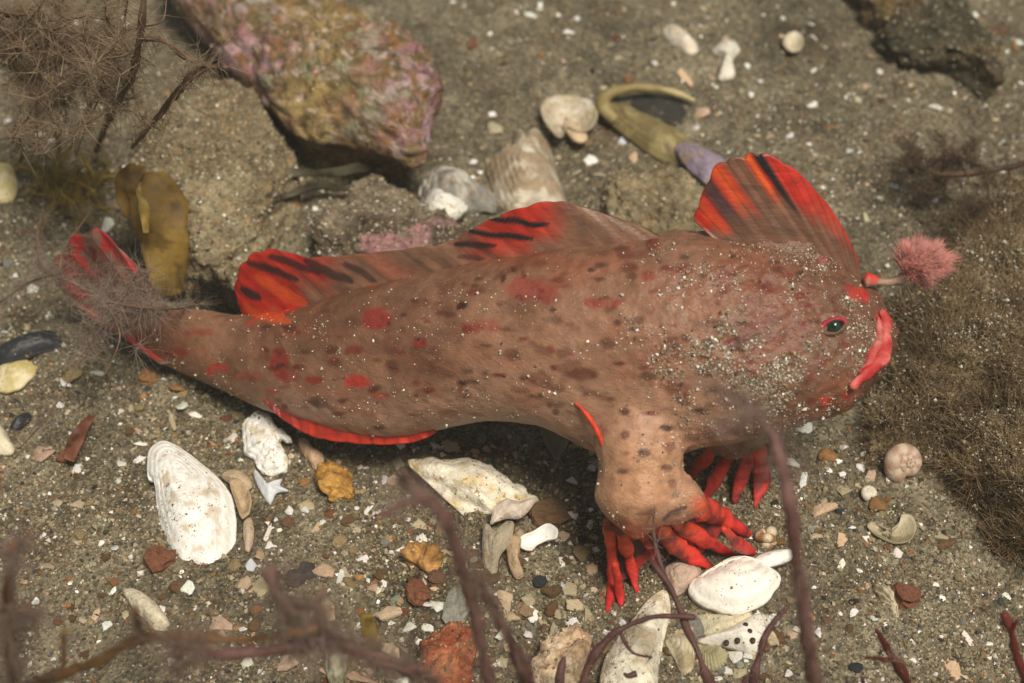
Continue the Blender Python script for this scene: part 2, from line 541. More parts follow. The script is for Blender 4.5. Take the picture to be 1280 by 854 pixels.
def col_coralline(V, s):
    c = np.tile([.25, .12, .125], (len(V), 1))
    px, py = proj(V)
    along = fbm(V * 0.9, 3, s + 1)
    mid = np.exp(-((px - 395 + 60 * along) / 75) ** 2)
    c = mixc(c[0], [.40, .25, .28], sstep(fbm(V * 2.1, 4, s + 3), -.1, .6))
    c = c * (1 - .85 * mid[:, None]) + np.array([.26, .19, .05]) * .85 * mid[:, None]
    k = sstep(fbm(V * 3.1, 4, s + 8), .05, .4)[:, None]
    c = c * (1 - .8 * k) + np.array([.14, .105, .035]) * .8 * k
    k = sstep(fbm(V * 2.6 + 9, 4, s + 21), .3, .6)[:, None] * .5
    c = c * (1 - .7 * k) + np.array([.30, .36, .28]) * .7 * k
    k = sstep(fbm(V * 6 + 3, 3, s + 33), .2, .55)[:, None]
    c = c * (1 - k) + np.array([.20, .10, .04]) * k
    k = sstep(fbm(V * 9 + 5, 3, s + 41, .7), .25, .6)[:, None] * .8
    c = c * (1 - k) + np.array([.09, .07, .03]) * k
    k = sstep(fbm(V * 8 + 15, 3, s + 47, .7), .5, .8)[:, None] * .6
    return c * (1 - k) + np.array([.46, .36, .34]) * k
def col_sandy(V, s):
    c = mixc([.15, .115, .062], [.27, .22, .13], sstep(fbm(V * 1.6, 4, s), -.5, .6))
    k = sstep(fbm(V * 7, 3, s + 4), .2, .6)[:, None]
    return c * (1 - k * .5) + np.array([.30, .20, .10]) * k * .5
def col_turf(V, s):
    c = mixc([.07, .042, .02], [.24, .18, .10], sstep(fbm(V * 1.5, 5, s), -.35, .5))
    px, py = proj(V)
    k = (np.exp(-(((px - 1235) / 60) ** 2 + ((py - 640) / 70) ** 2)) * .9)[:, None]
    return c * (1 - k) + np.array([.17, .06, .018]) * k
def col_dark(V, s):
    c = mixc([.05, .042, .025], [.13, .085, .035], sstep(fbm(V * 1.8, 4, s), -.3, .5))
    return c
def col_pinkish(V, s):
    c = mixc([.07, .05, .032], [.20, .16, .11], sstep(fbm(V * 2.2, 4, s), -.4, .5))
    k = sstep(fbm(V * 1.7 + 4, 3, s + 6), .15, .5)[:, None]
    return c * (1 - k) + np.array([.30, .15, .15]) * k

def silt(parent, me, n, size, prb=GPRB, name='silt_grains', wf=None):
    P, N = surf_sample(me, n, wf or (lambda c, nn: np.clip(nn[:, 2] + 0.2, 0.02, 1)))
    sz = size * (0.4 + 0.8 * rng.random(n) + 1.6 * rng.random(n) ** 8)
    v, f, c = grains(P + N * sz[:, None] * .2, sz, grain_cols(n, prb))
    o = link(name, make_mesh(name, v, f, c, False), M['grain'])
    o.parent = parent
    tag(o, kind='stuff')
    return o
LIGHTP = np.array([.20, .26, .09, .26, .05, .02, .05, .015, .04, .015])

def rock(name, *a, over=None, turf=None, grainn=0, gsize=.016, gprb=GPRB, label='', cat='rock', **k):
    me, loc = boulder(name, *a, label=label, **k)
    o = link(name, me, M['rock'], loc=loc)
    tag(o, label, cat)
    if grainn: silt(o, me, grainn, gsize, gprb)
    if over:                       # grains held up in the turf
        P, N = surf_sample(me, over[0], lambda c_, nn: np.clip(nn[:, 2] + .2, .02, 1) * (np.clip(fbm(c_ * 2.2, 4, 9) + .2, 0, 1) + .06))
        sz = .013 * (.4 + .8 * rng.random(over[0]) + 1.4 * rng.random(over[0]) ** 8)
        v, f, c = grains(P + (N + np.array([0, 0, .4])) * (over[1] * rng.random((over[0], 1)) ** .7), sz, grain_cols(over[0], np.array([.16, .24, .06, .32, .03, .01, .10, .04, .03, .01])))
        q = link('silt_grains', make_mesh('silt_grains', v, f, c, False), M['grain']); q.parent = o; tag(q, kind='stuff')
    if turf:
        n, ln, rad, c0, c1, wf = turf
        P, N = surf_sample(me, n, wf)
        d = N * 0.55 + np.array([0, 0, .3]) + rng.normal(size=(n, 3)) * .6
        v, f, m = hairs(P - N * .01, d, ln * rng.uniform(.4, 1.3, n), rad, curl=.5)
        col = mixc(c0, c1, rng.random(n) ** 1.5 + .35 * fbm(P * 2, 3, 5))
        h = link('algal_turf', make_mesh('algal_turf', v, f, np.repeat(col, m, 0)), M['fuzz'])
        h.parent = o
        tag(h, kind='stuff')
    return o

r_cor = rock('encrusted_rock', [(205, -40), (330, -60), (400, 5), (455, 45), (520, 72), (556, 112), (546, 150), (520, 203), (478, 196), (425, 180), (385, 178), (330, 135), (285, 85), (240, 30)],
     1.25, label='long rock crusted with pink and ochre algae, straight broken end', colour=col_coralline, tuck=.72, rough=.22, rscale=1.1, flat=2.6, seed=4, grainn=1400, gsize=.012, gprb=LIGHTP)
rock('sand_coated_rock', [(175, 170), (215, 128), (265, 108), (315, 118), (345, 160), (368, 215), (345, 262), (310, 315), (255, 330), (205, 300), (170, 240)],
     .75, label='smooth hump of rock coated in tan sand beside the kelp blade', colour=col_sandy, tuck=1.12, rough=.16, rscale=.9, zmid=.25, seed=14, grainn=9000, gsize=.016, gprb=LIGHTP)
rock('silty_cobble', [(395, 285), (430, 250), (480, 236), (540, 252), (570, 280), (585, 320), (520, 345), (440, 345), (400, 320)],
     .62, label='mottled cobble with pink crust behind the long back fin', colour=col_pinkish, tuck=.9, rough=.22, rscale=1.6, seed=23, grainn=2500, gprb=LIGHTP)
rock('turf_covered_rock', [(1112, 520), (1122, 440), (1150, 380), (1180, 330), (1215, 285), (1290, 235), (1400, 260), (1450, 480), (1420, 640), (1310, 665), (1250, 640), (1210, 590), (1180, 560), (1140, 540)],
     0.7, label='big mound of rock furred with brown silty turf in front of the mouth', colour=col_turf, tuck=1.15, zmid=.2, rough=.42, rscale=1.9, flat=1.7, seed=33, n=190, rings=64, grainn=9000, gsize=.015, gprb=LIGHTP, over=(16000, .13),
     turf=(60000, .19, .0055, [.12, .074, .036], [.50, .37, .21], lambda c, nn: np.clip(nn[:, 2] + .6, .05, 1)))
rock('dark_rock', [(1050, -20), (1075, 15), (1110, 55), (1150, 72), (1200, 80), (1240, 105), (1250, 60), (1215, 20), (1180, -30), (1100, -50)],
     .55, label='low blackish brown rock half buried in the far sand', colour=col_dark, tuck=1.0, rough=.35, rscale=1.7, seed=43, grainn=1800, gprb=LIGHTP)
rock('buried_rock', [(760, 230), (800, 215), (850, 222), (885, 245), (895, 290), (820, 300), (770, 280)],
     .3, label='low sandy stone tucked behind the fin on the fish head', colour=col_sandy, tuck=1.0, rough=.2, rscale=1.6, seed=53, grainn=1500, gprb=LIGHTP)
rock('rusty_stone', [(528, 810), (545, 788), (572, 785), (590, 805), (593, 840), (585, 880), (545, 885), (530, 850)],
     .4, label='rust red rough stone under the forked alga stem', colour=lambda V, s: mixc([.26, .07, .03], [.40, .15, .07], sstep(fbm(V * 3, 4, s), -.4, .5)), tuck=.9, rough=.15, rscale=2, seed=61, n=60, rings=16, grainn=250, cat='stone')
rock('beige_stone', [(667, 850), (682, 818), (705, 795), (722, 786), (735, 800), (735, 830), (725, 880), (690, 890)],
     .42, label='pinkish beige pitted stone beside the triangular shell', colour=lambda V, s: mixc([.50, .33, .20], [.62, .48, .33], sstep(fbm(V * 4, 4, s), -.4, .5)), tuck=.9, rough=.2, rscale=2, seed=66, n=60, rings=16, grainn=120, cat='stone')
rock('ochre_stone', [(398, 600), (405, 585), (425, 583), (440, 597), (438, 615), (418, 622), (402, 615)],
     .25, label='knobbly ochre stone below the red belly fin', colour=lambda V, s: mixc([.28, .13, .03], [.45, .24, .06], sstep(fbm(V * 4, 4, s), -.4, .5)), tuck=.9, rough=.18, rscale=3, seed=71, n=48, rings=12, cat='stone')
rock('greenish_stone', [(402, 822), (415, 806), (432, 808), (440, 825), (432, 850), (415, 856)],
     .25, label='pale grey green stone below the purple stem', colour=lambda V, s: mixc([.25, .24, .15], [.42, .40, .28], sstep(fbm(V * 4, 4, s), -.4, .5)), tuck=.9, rough=.1, rscale=3, seed=73, n=48, rings=12, cat='stone')
rock('orange_stone', [(510, 690), (520, 680), (540, 681), (556, 696), (553, 712), (535, 715), (520, 706)],
     .22, label='smooth orange stone left of the forked alga stem', colour=lambda V, s: mixc([.33, .17, .05], [.50, .27, .10], sstep(fbm(V * 4, 4, s), -.4, .5)), tuck=.9, rough=.08, rscale=3, seed=74, n=48, rings=12, cat='stone')

# ------------------------------------------------------------------ larger shells
def valve(name, outline, label, col, dome=.2, thick=.035, lift=.02, umbo=None, tilt=(0, 0), jag=0.03, ridges=0.004, nr=6.0, ribs=0, n=72, rings=16, seed=1, hollow=False, cat='shell', speck=0.0, alt=None, mat='shell'):
    """one shell valve: curved plate of real thickness in a (tilted) plane over the sand.
    umbo = traced point the growth lines start from; tilt = slope along x and along depth; hollow = lies open side up"""
    out = catmull(outline, n, True) if len(outline) < 40 else np.asarray(outline, float)
    cpx = out.mean(0)
    p0 = at_ground(*cpx); p0 = p0 + np.array([0, 0, lift])
    nrm = np.array([-tilt[0], -tilt[1], 1.0]); nrm /= np.linalg.norm(nrm)
    O = np.array([on_plane(a, b, p0, nrm) for a, b in out])
    C = on_plane(*(umbo or cpx), p0, nrm)
    k = np.arange(n)
    if jag:
        j = fbm(np.stack([k * .35, np.zeros(n), np.full(n, seed * 3.1)], 1), 3, seed)
        O = C + (O - C) * (1 + jag * j)[:, None]
    Cm = O.mean(0)
    rad = np.linalg.norm(O - Cm, axis=1).mean()
    ex = np.array([1.0, 0, -nrm[0] / nrm[2]]); ex /= np.linalg.norm(ex); ey = np.cross(nrm, ex)
    oa = np.arctan2((O - Cm) @ ey, (O - Cm) @ ex); orr = np.linalg.norm(O - Cm, axis=1)
    srt = np.argsort(oa); oa, orr = oa[srt], orr[srt]
    tops, cols = [], []
    for r in np.linspace(0, 1, rings + 1)[1:]:
        P = C + (O - C) * r
        e = np.linalg.norm((P - Cm), axis=1) / np.interp(np.arctan2((P - Cm) @ ey, (P - Cm) @ ex), oa, orr, period=2 * np.pi)
        z = dome * (1 - np.clip(e, 0, 1) ** 2)
        if hollow: z = dome - z
        z = z + ridges * math.sin(r * nr * 2 * math.pi + .7 * math.sin(r * 9))
        if ribs: z = z + ridges * 1.3 * r * np.sin(k / n * 2 * np.pi * ribs)
        z = z + .012 * fbm(P * 5, 3, seed)
        tops.append(P + nrm * z[:, None])
        b = .5 + .5 * math.sin(r * nr * 2 * math.pi)
        cc = np.tile(np.asarray(col, float), (n, 1)) * (1 - .12 * b)
        if alt is not None:
            t = sstep(fbm(P * 4.5, 4, seed + 9, .65) + .12 * math.sin(r * nr * 4), -.1, .6)[:, None]
            cc = cc * (1 - t) + np.asarray(alt) * t
        if speck:
            t = (sstep(fbm(P * 13, 3, seed + 4, .7), .25, .6) * speck * np.exp(-((r - .55) / .3) ** 2))[:, None]
            cc = cc * (1 - t) + np.array([.45, .28, .10]) * t
        cols.append(cc)
    top = np.stack(tops)                       # rings, n, 3
    bot = top - nrm * thick
    V = np.concatenate([top.reshape(-1, 3), bot.reshape(-1, 3), [C + nrm * ((0 if hollow else dome * (1 - min(1, np.linalg.norm(C - Cm) / rad) ** 2)))], [C + nrm * ((0 if hollow else dome * (1 - min(1, np.linalg.norm(C - Cm) / rad) ** 2)) - thick)]])
    nt = rings * n
    cl = np.concatenate(cols)
    cl = np.concatenate([cl, cl * .9, cl[:1], cl[:1]])
    gf = grid_faces(rings, n, True)
    j2 = (k + 1) % n
    F = [gf[:, ::-1], gf + nt,
         np.stack([(rings - 1) * n + k, (rings - 1) * n + j2, nt + (rings - 1) * n + j2, nt + (rings - 1) * n + k], 1)[:, ::-1],
         np.stack([np.full(n, 2 * nt), k, j2], 1), np.stack([np.full(n, 2 * nt + 1), nt + j2, nt + k], 1)]
    quads = np.concatenate([F[0], F[1], F[2]]); tris = np.concatenate([F[3], F[4]])
    loc = p0
    # winding: make the top face up
    a, b, c = V[quads[0, 0]], V[quads[0, 1]], V[quads[0, 2]]
    if np.dot(np.cross(b - a, c - a), nrm) < 0:
        quads, tris = quads[:, ::-1], tris[:, ::-1]
    me = make_mesh(name, V - loc, [quads, tris], cl, True, True)
    o = link(name, me, M[mat], loc=loc)
    if label and rad > .22:
        silt(o, me, int(420 * rad * rad), .0085, wf=lambda cc, nn: np.clip(nn[:, 2] - .2, .001, 1) * (np.clip(fbm((cc + loc) * 3, 3, seed), 0, 1) + .08))
    return tag(o, label, cat)

WHITE, CREAM, PINKW, GREYS, BROWNS = (.88, .86, .81), (.70, .62, .46), (.66, .55, .46), (.36, .34, .29), (.30, .24, .15)
valve('oval_shell', [(188, 560), (203, 551), (222, 558), (245, 574), (270, 595), (288, 618), (295, 648), (294, 685), (293, 712), (284, 730), (272, 741), (250, 734), (230, 722), (214, 700), (204, 668), (196, 635), (193, 604), (186, 600), (184, 580)],
      'large white oval shell with ochre specks lying on the sand', WHITE, dome=.24, thick=.05, lift=.03, umbo=(226, 592), tilt=(.03, .10), jag=.012, ridges=.003, nr=6, n=110, rings=46, seed=3, speck=.6)
valve('frilled_shell', [(304, 530), (318, 516), (336, 519), (345, 533), (352, 536), (364, 548), (360, 553), (352, 550), (350, 558), (360, 572), (358, 588), (340, 595), (325, 588), (315, 575), (305, 560)],
      'white broken shell with a scalloped edge below the tail', WHITE, dome=.12, thick=.05, lift=.10, umbo=(345, 545), tilt=(.1, .25), jag=.06, ridges=.012, nr=5, ribs=16, seed=6, alt=(.62, .52, .38), mat='rough_shell')
valve('shell_splinter', [(316, 590), (320, 588), (328, 605), (338, 606), (352, 598), (350, 606), (360, 613), (345, 616), (338, 630), (330, 622), (322, 608)],
      'forked bluish white shell splinter beneath the scalloped shell', (.60, .62, .64), dome=.05, thick=.04, lift=.06, tilt=(.2, .2), seed=8, n=48, rings=6)
valve('wedge_shell', [(510, 577), (540, 573), (570, 573), (600, 578), (625, 590), (645, 605), (660, 615), (672, 625), (660, 640), (640, 650), (612, 650), (600, 640), (580, 628), (560, 612), (535, 600), (520, 590)],
      'big cream wedge of broken shell with a ragged edge under the belly', (.86, .79, .64), dome=.16, thick=.07, lift=.22, umbo=(590, 655), tilt=(.05, .45), jag=.035, ridges=.016, nr=6, n=96, rings=20, seed=9, alt=(.66, .52, .30), mat='rough_shell')
valve('pink_shell_flake', [(613, 655), (618, 635), (632, 624), (650, 626), (665, 623), (672, 624), (660, 640), (650, 648), (635, 648), (622, 652)],
      'pinkish white shell flake overlapping the cream wedge shell', PINKW, dome=.08, thick=.04, lift=.34, tilt=(-.1, .35), jag=.04, seed=10, n=48, rings=8, mat='rough_shell')
valve('bowed_shell', [(650, 678), (657, 672), (668, 668), (685, 658), (696, 664), (697, 675), (685, 678), (672, 684), (664, 691), (652, 688)],
      'small white bow shaped shell piece near the wedge shell', WHITE, dome=.08, thick=.05, lift=.10, tilt=(.1, .2), seed=12, n=48, rings=8, hollow=True)
valve('grey_shell_slab', [(604, 660), (610, 655), (618, 662), (632, 652), (642, 655), (636, 680), (625, 695), (620, 720), (610, 722), (603, 700)],
      'grey brown upright slab of shell below the wedge shell', (.38, .32, .23), dome=.1, thick=.06, lift=.18, tilt=(.25, .35), jag=.03, ridges=.01, nr=4, seed=13, n=56, rings=10, alt=(.25, .19, .11), mat='rough_shell')
valve('brown_shell_slat', [(634, 675), (642, 667), (651, 672), (650, 690), (648, 705), (655, 718), (646, 724), (638, 712), (634, 695)],
      'narrow peach brown shell sliver beside the grey slab', (.48, .34, .21), dome=.08, thick=.06, lift=.14, tilt=(-.1, .3), seed=15, n=48, rings=8, mat='rough_shell')
valve('angular_shell', [(861, 733), (874, 720), (893, 708), (915, 696), (940, 697), (960, 708), (976, 722), (966, 742), (950, 758), (925, 767), (900, 764), (872, 752)],
      'thick white angular shell right under the fish hand', (.88, .84, .76), dome=.2, thick=.08, lift=.08, umbo=(930, 700), tilt=(.02, .12), jag=.02, ridges=.012, nr=5, n=80, rings=18, seed=17)
valve('shell_rod', [(942, 699), (960, 690), (985, 687), (992, 692), (988, 700), (965, 708), (945, 708)],
      'slim white shell sliver poking out behind the angular shell', WHITE, dome=.07, thick=.05, lift=.14, seed=18, n=40, rings=6)
valve('triangular_shell', [(750, 845), (760, 815), (790, 775), (812, 748), (832, 738), (838, 765), (830, 800), (824, 835), (815, 880), (770, 885), (752, 870)],
      'large pale beige triangular shell below the red fingers', (.80, .74, .60), dome=.22, thick=.06, lift=.05, umbo=(830, 740), tilt=(-.1, .05), jag=.02, ridges=.007, nr=7, n=80, rings=20, seed=19, alt=(.58, .48, .33), mat='rough_shell')
valve('pinkish_shell', [(830, 712), (845, 702), (862, 702), (876, 712), (870, 728), (858, 738), (845, 745), (836, 735)],
      'dull pinkish shell wedged between the hand and the angular shell', (.52, .38, .30), dome=.14, thick=.05, lift=.05, tilt=(0, .2), seed=20, n=48, rings=10, ridges=.01, mat='rough_shell')
drilled = valve('drilled_shell', [(872, 800), (885, 795), (900, 790), (920, 780), (945, 768), (958, 770), (962, 790), (958, 810), (940, 818), (925, 812), (905, 808), (885, 806)],
      'white shell pitted with small round bored holes', (.78, .73, .64), dome=.14, thick=.06, lift=.06, tilt=(0, .15), jag=.02, seed=21, n=64, rings=12)
valve('ribbed_cockle', [(832, 800), (845, 792), (860, 795), (868, 815), (866, 835), (852, 840), (842, 820)],
      'grey cream shell with wavy ribs beside the triangular shell', (.55, .48, .34), dome=.14, thick=.05, lift=.03, umbo=(836, 800), ridges=.022, nr=7, seed=22, n=56, rings=20, alt=(.34, .27, .16))
valve('green_ribbed_shell', [(872, 808), (890, 806), (908, 815), (906, 832), (890, 838), (876, 826)],
      'small greenish ribbed shell below the drilled shell', (.42, .38, .22), dome=.12, thick=.05, lift=.03, umbo=(880, 806), ridges=.018, nr=2, ribs=20, seed=24, n=80, rings=10)
valve('pale_flat_shell', [(870, 770), (895, 768), (925, 770), (945, 766), (935, 780), (905, 790), (880, 792)],
      'flat cream shell tucked under the angular shell', (.58, .52, .36), dome=.08, thick=.04, lift=.03, seed=25, n=48, rings=8, mat='rough_shell')
valve('slipper_shell', [(676, 150), (684, 138), (700, 134), (722, 136), (740, 145), (746, 160), (738, 175), (722, 178), (708, 172), (700, 186), (690, 178), (680, 165)],
      'pale rounded slipper shell lying open with an inner ledge', (.48, .40, .28), dome=.22, thick=.05, lift=.02, hollow=True, ridges=.01, nr=4, seed=27, n=64, rings=14, alt=(.60, .52, .42), mat='rough_shell')
valve('shell_ledge', [(704, 156), (710, 150), (722, 158), (734, 168), (732, 176), (720, 176), (711, 168)],
      'orange edged ledge lying inside the slipper shell', (.60, .45, .28), dome=.05, thick=.05, lift=.16, seed=28, n=36, rings=6)
valve('cap_shell', [(528, 225), (540, 214), (560, 214), (585, 225), (608, 240), (622, 250), (618, 262), (590, 266), (560, 268), (535, 262), (524, 245)],
      'grey limpet like shell with pale rays beside the cobble', (.24, .22, .19), dome=.35, thick=.06, lift=.10, umbo=(548, 222), ribs=14, ridges=.02, nr=3, seed=29, n=72, rings=14, alt=(.48, .44, .38), mat='rough_shell')
valve('white_shell_lump', [(531, 262), (536, 240), (546, 237), (556, 248), (572, 250), (583, 257), (578, 268), (560, 275), (540, 272)],
      'chunky white shell lump resting on the grey limpet shell', (.78, .74, .66), dome=.2, thick=.08, lift=.26, jag=.05, seed=30, n=48, rings=10, mat='rough_shell')
valve('jagged_shell', [(606, 200), (613, 198), (628, 205), (638, 188), (645, 165), (655, 172), (663, 178), (672, 162), (684, 178), (692, 198), (698, 222), (708, 252), (700, 275), (650, 285), (630, 270), (615, 235)],
      'rough brown and white barrel shaped shell with a jagged broken rim', (.36, .27, .18), dome=.45, thick=.07, lift=.05, umbo=(658, 235), jag=.015, ridges=.010, nr=7, seed=31, n=90, rings=26, alt=(.56, .50, .40), mat='rough_shell')
mus = valve('mussel_shell', [(754, 132), (768, 128), (790, 138), (815, 147), (850, 165), (868, 180), (874, 200), (862, 213), (840, 206), (812, 192), (788, 174), (766, 156)],
      'olive yellow mussel shell with a curled pale rim and dark hollow', (.19, .145, .06), dome=.22, thick=.06, lift=.12, umbo=(790, 155), tilt=(.0, .1), seed=34, n=90, rings=14, ridges=.008, nr=4, alt=(.30, .24, .10))
rp = catmull(np.array([at_ground(a_, b_, h_) for a_, b_, h_ in [(768, 150, .2), (756, 138, .24), (754, 126, .26), (766, 115, .26), (790, 110, .25), (818, 111, .22), (845, 117, .18), (868, 126, .10)]]), 40)
v_, f_ = tube(rp, [.09, .10, .09, .075, .07, .065, .06, .03], 10, rough=.2)
o = link('rim', make_mesh('rim', v_ - np.array(mus.location), f_, mixc([.24, .18, .07], [.46, .38, .18], sstep(fbm(v_ * 3, 3, 5), -.3, .5)), fix=True), M['shell']); o.parent = mus
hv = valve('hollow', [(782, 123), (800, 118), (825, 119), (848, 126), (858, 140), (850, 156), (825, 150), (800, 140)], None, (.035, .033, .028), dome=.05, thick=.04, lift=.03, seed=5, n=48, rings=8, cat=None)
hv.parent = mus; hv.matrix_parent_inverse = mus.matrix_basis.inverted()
valve('purple_shell_tip', [(846, 180), (862, 178), (885, 188), (905, 200), (915, 218), (900, 235), (880, 228), (862, 212), (850, 198)],
      'lilac shell end sticking out behind the fin on the head', (.27, .21, .28), dome=.16, thick=.05, lift=.08, jag=.06, seed=35, n=60, rings=14, alt=(.30, .23, .17), mat='rough_shell')
valve('crescent_shell', [(154, 738), (168, 736), (185, 745), (202, 762), (212, 780), (208, 790), (192, 787), (178, 772), (164, 758)],
      'cream crescent shell half sunk in sand above the yellow stem', (.66, .58, .43), dome=.12, thick=.05, lift=.05, tilt=(0, .15), seed=36, n=56, rings=10, mat='rough_shell')
valve('dark_mussel', [(-14, 446), (10, 428), (40, 418), (65, 414), (82, 422), (80, 434), (55, 442), (30, 450), (5, 456)],
      'blue black mussel shell lying beyond the tail fin', (.022, .024, .03), dome=.2, thick=.04, lift=.04, ridges=.008, nr=4, seed=38, n=64, rings=12)
valve('small_dark_mussel', [(12, 532), (22, 520), (36, 515), (38, 524), (26, 536), (14, 541)],
      'small black shell sliver on the sand below the dark mussel', (.025, .027, .03), dome=.1, thick=.04, lift=.02, seed=39, n=40, rings=6)
valve('yellow_shell', [(-5, 462), (15, 455), (35, 452), (46, 460), (38, 474), (20, 486), (-5, 488)],
      'yellowish crumpled shell below the blue black mussel', (.52, .42, .18), dome=.14, thick=.05, lift=.03, jag=.05, ridges=.02, nr=4, seed=40, n=56, rings=10, alt=(.66, .58, .38))
valve('cream_shell_edge', [(-12, 525), (0, 530), (12, 548), (18, 562), (8, 568), (-12, 560)],
      'cream shell with a brown rim cut by the frame below the mussel', (.68, .60, .44), dome=.1, thick=.05, lift=.03, seed=41, n=48, rings=8)
valve('pale_yellow_shell', [(-12, 215), (0, 203), (14, 206), (22, 225), (20, 245), (5, 253), (-12, 250)],
      'pale yellow shell beside the olive algae tuft', (.56, .46, .20), dome=.16, thick=.05, lift=.08, seed=42, n=48, rings=8, alt=(.64, .57, .36))
valve('leaf_shell', [(676, 528), (690, 530), (712, 540), (710, 558), (702, 572), (697, 580), (686, 566), (678, 550)],
      'grey pointed leaf shaped shell with a pale rim under the belly', (.30, .27, .21), dome=.12, thick=.04, lift=.10, tilt=(0, .3), hollow=True, seed=44, n=56, rings=10, alt=(.40, .36, .30))
valve('dish_shell', [(1082, 664), (1092, 660), (1110, 668), (1122, 660), (1126, 650), (1138, 652), (1144, 665), (1138, 680), (1120, 686), (1098, 678)],
      'thin translucent dish shell sunk in sand right of the stem', (.28, .235, .14), dome=.1, thick=.03, lift=.0, hollow=True, seed=45, n=56, rings=10, alt=(.42, .36, .24))
valve('cone_shell', [(1092, 733), (1104, 731), (1116, 742), (1118, 755), (1124, 768), (1120, 772), (1110, 760), (1100, 748)],
      'cream ribbed cone shell next to a red pebble', (.55, .47, .33), dome=.14, thick=.05, lift=.03, umbo=(1120, 768), ribs=10, ridges=.02, seed=46, n=60, rings=10)
valve('peach_shell_plate', [(275, 593), (296, 586), (312, 598), (314, 610), (300, 612), (290, 606)],
      'peach brown shell plate tucked against the large oval shell', (.50, .38, .25), dome=.08, thick=.04, lift=.05, seed=47, n=44, rings=7, mat='rough_shell')
valve('peach_shell_leaf', [(288, 606), (302, 606), (314, 622), (313, 645), (303, 652), (296, 636)],
      'oval peach shell leaf leaning on the large oval shell', (.46, .34, .21), dome=.08, thick=.04, lift=.06, seed=48, n=44, rings=7, hollow=True, mat='rough_shell')
valve('narrow_shell_leaf', [(305, 652), (314, 648), (318, 665), (314, 685), (307, 688), (304, 670)],
      'narrow pinkish shell leaf below the peach one', (.52, .40, .29), dome=.06, thick=.04, lift=.05, seed=49, n=40, rings=6, mat='rough_shell')
valve('thumb_shell', [(372, 548), (382, 549), (392, 560), (404, 568), (403, 580), (394, 586), (384, 574), (376, 562)],
      'peach triangular shell piece under the belly fin', (.55, .36, .23), dome=.08, thick=.05, lift=.06, seed=50, n=40, rings=7, mat='rough_shell')
valve('mushroom_shell', [(890, 66), (896, 56), (908, 49), (920, 53), (926, 64), (918, 72), (916, 82), (919, 94), (910, 99), (898, 98), (903, 85), (904, 74)],
      'white mushroom shaped shell fragment on the far sand', (.74, .69, .58), dome=.14, thick=.06, lift=.05, seed=51, n=56, rings=9, mat='rough_shell')
valve('bean_shell', [(828, 36), (838, 32), (855, 40), (870, 54), (873, 64), (862, 68), (845, 58), (830, 46)],
      'long white bean shaped shell on the far sand', (.72, .64, .54), dome=.16, thick=.06, lift=.04, seed=52, n=48, rings=9, alt=(.62, .52, .40), mat='rough_shell')
valve('ring_shell', [(978, 60), (982, 52), (991, 48), (1000, 53), (1003, 62), (998, 70), (988, 72), (980, 67)],
      'small round cup shell with a pale rim on the far sand', (.50, .43, .29), dome=.13, thick=.035, lift=.02, hollow=True, seed=53, n=48, rings=9, alt=(.62, .56, .44))
# bored holes of the drilled shell: shallow dark rings set into its surface
for i, (hx, hy) in enumerate([(919, 793), (932, 781), (937, 789), (922, 800), (941, 800), (908, 803)]):
    h0 = at_ground(hx, hy, .17)
    ph = np.linspace(0, 2 * np.pi, 12, endpoint=False)
    v = np.concatenate([np.stack([r_ * np.cos(ph), r_ * np.sin(ph), np.full(12, z_)], 1) for r_, z_ in ((.008, .012), (.024, .012), (.03, .004), (.03, -.03))]) + h0
    f = [grid_faces(4, 12, True), np.arange(12)[None]]
    me = make_mesh('bore_hole', v - h0, f, np.tile([.05, .035, .025], (len(v), 1)), fix=True)
    o = link('bore_hole', me, M['shell'], loc=h0)
    o.parent = drilled; o.matrix_parent_inverse = drilled.matrix_basis.inverted()

# spiral snails
def snail(name, px, py, R, label, c0, c1, rot=(0, 0, 0), turns=2.6, stripes=14, tall=.7, rise=0.0):
    t = np.linspace(0, 1, 70)
    a = t * turns * 2 * np.pi
    r = R * (.06 + .94 * t ** 1.3) * .62
    P = np.stack([r * np.cos(a), r * np.sin(a), R * tall * (1 - t ** 1.1)], 1)
    v, f = tube(P, R * (.05 + .47 * np.linspace(0, 1, 20) ** 1.2), 14)
    k = np.repeat(t, 14); k = np.concatenate([k, [0, 1]])
    col = mixc(c0, c1, sstep(np.sin(k * stripes * 2 * np.pi * 1.2), -.2, .5))
    g = at_ground(px, py, R * .35 + rise)
    o = link(name, make_mesh(name, v, f, col), M['shell'], loc=g)
    o.rotation_euler = rot
    return tag(o, label, 'snail shell')
snail('snail_shell', 1130, 578, .24, 'pinkish coiled snail shell at the foot of the turf rock', (.38, .24, .17), (.52, .40, .30), (.75, -.25, .6), rise=.03)
snail('striped_snail', 957, 666, .13, 'tiny brown and cream striped snail beside the hand', (.62, .52, .36), (.30, .14, .06), (2.3, .1, .2), tall=2.2, turns=4)
snail('small_ring_snail', 1087, 617, .10, 'small white coiled snail on the sand right of the stem', (.62, .55, .42), (.70, .64, .52), (.2, .1, .6))

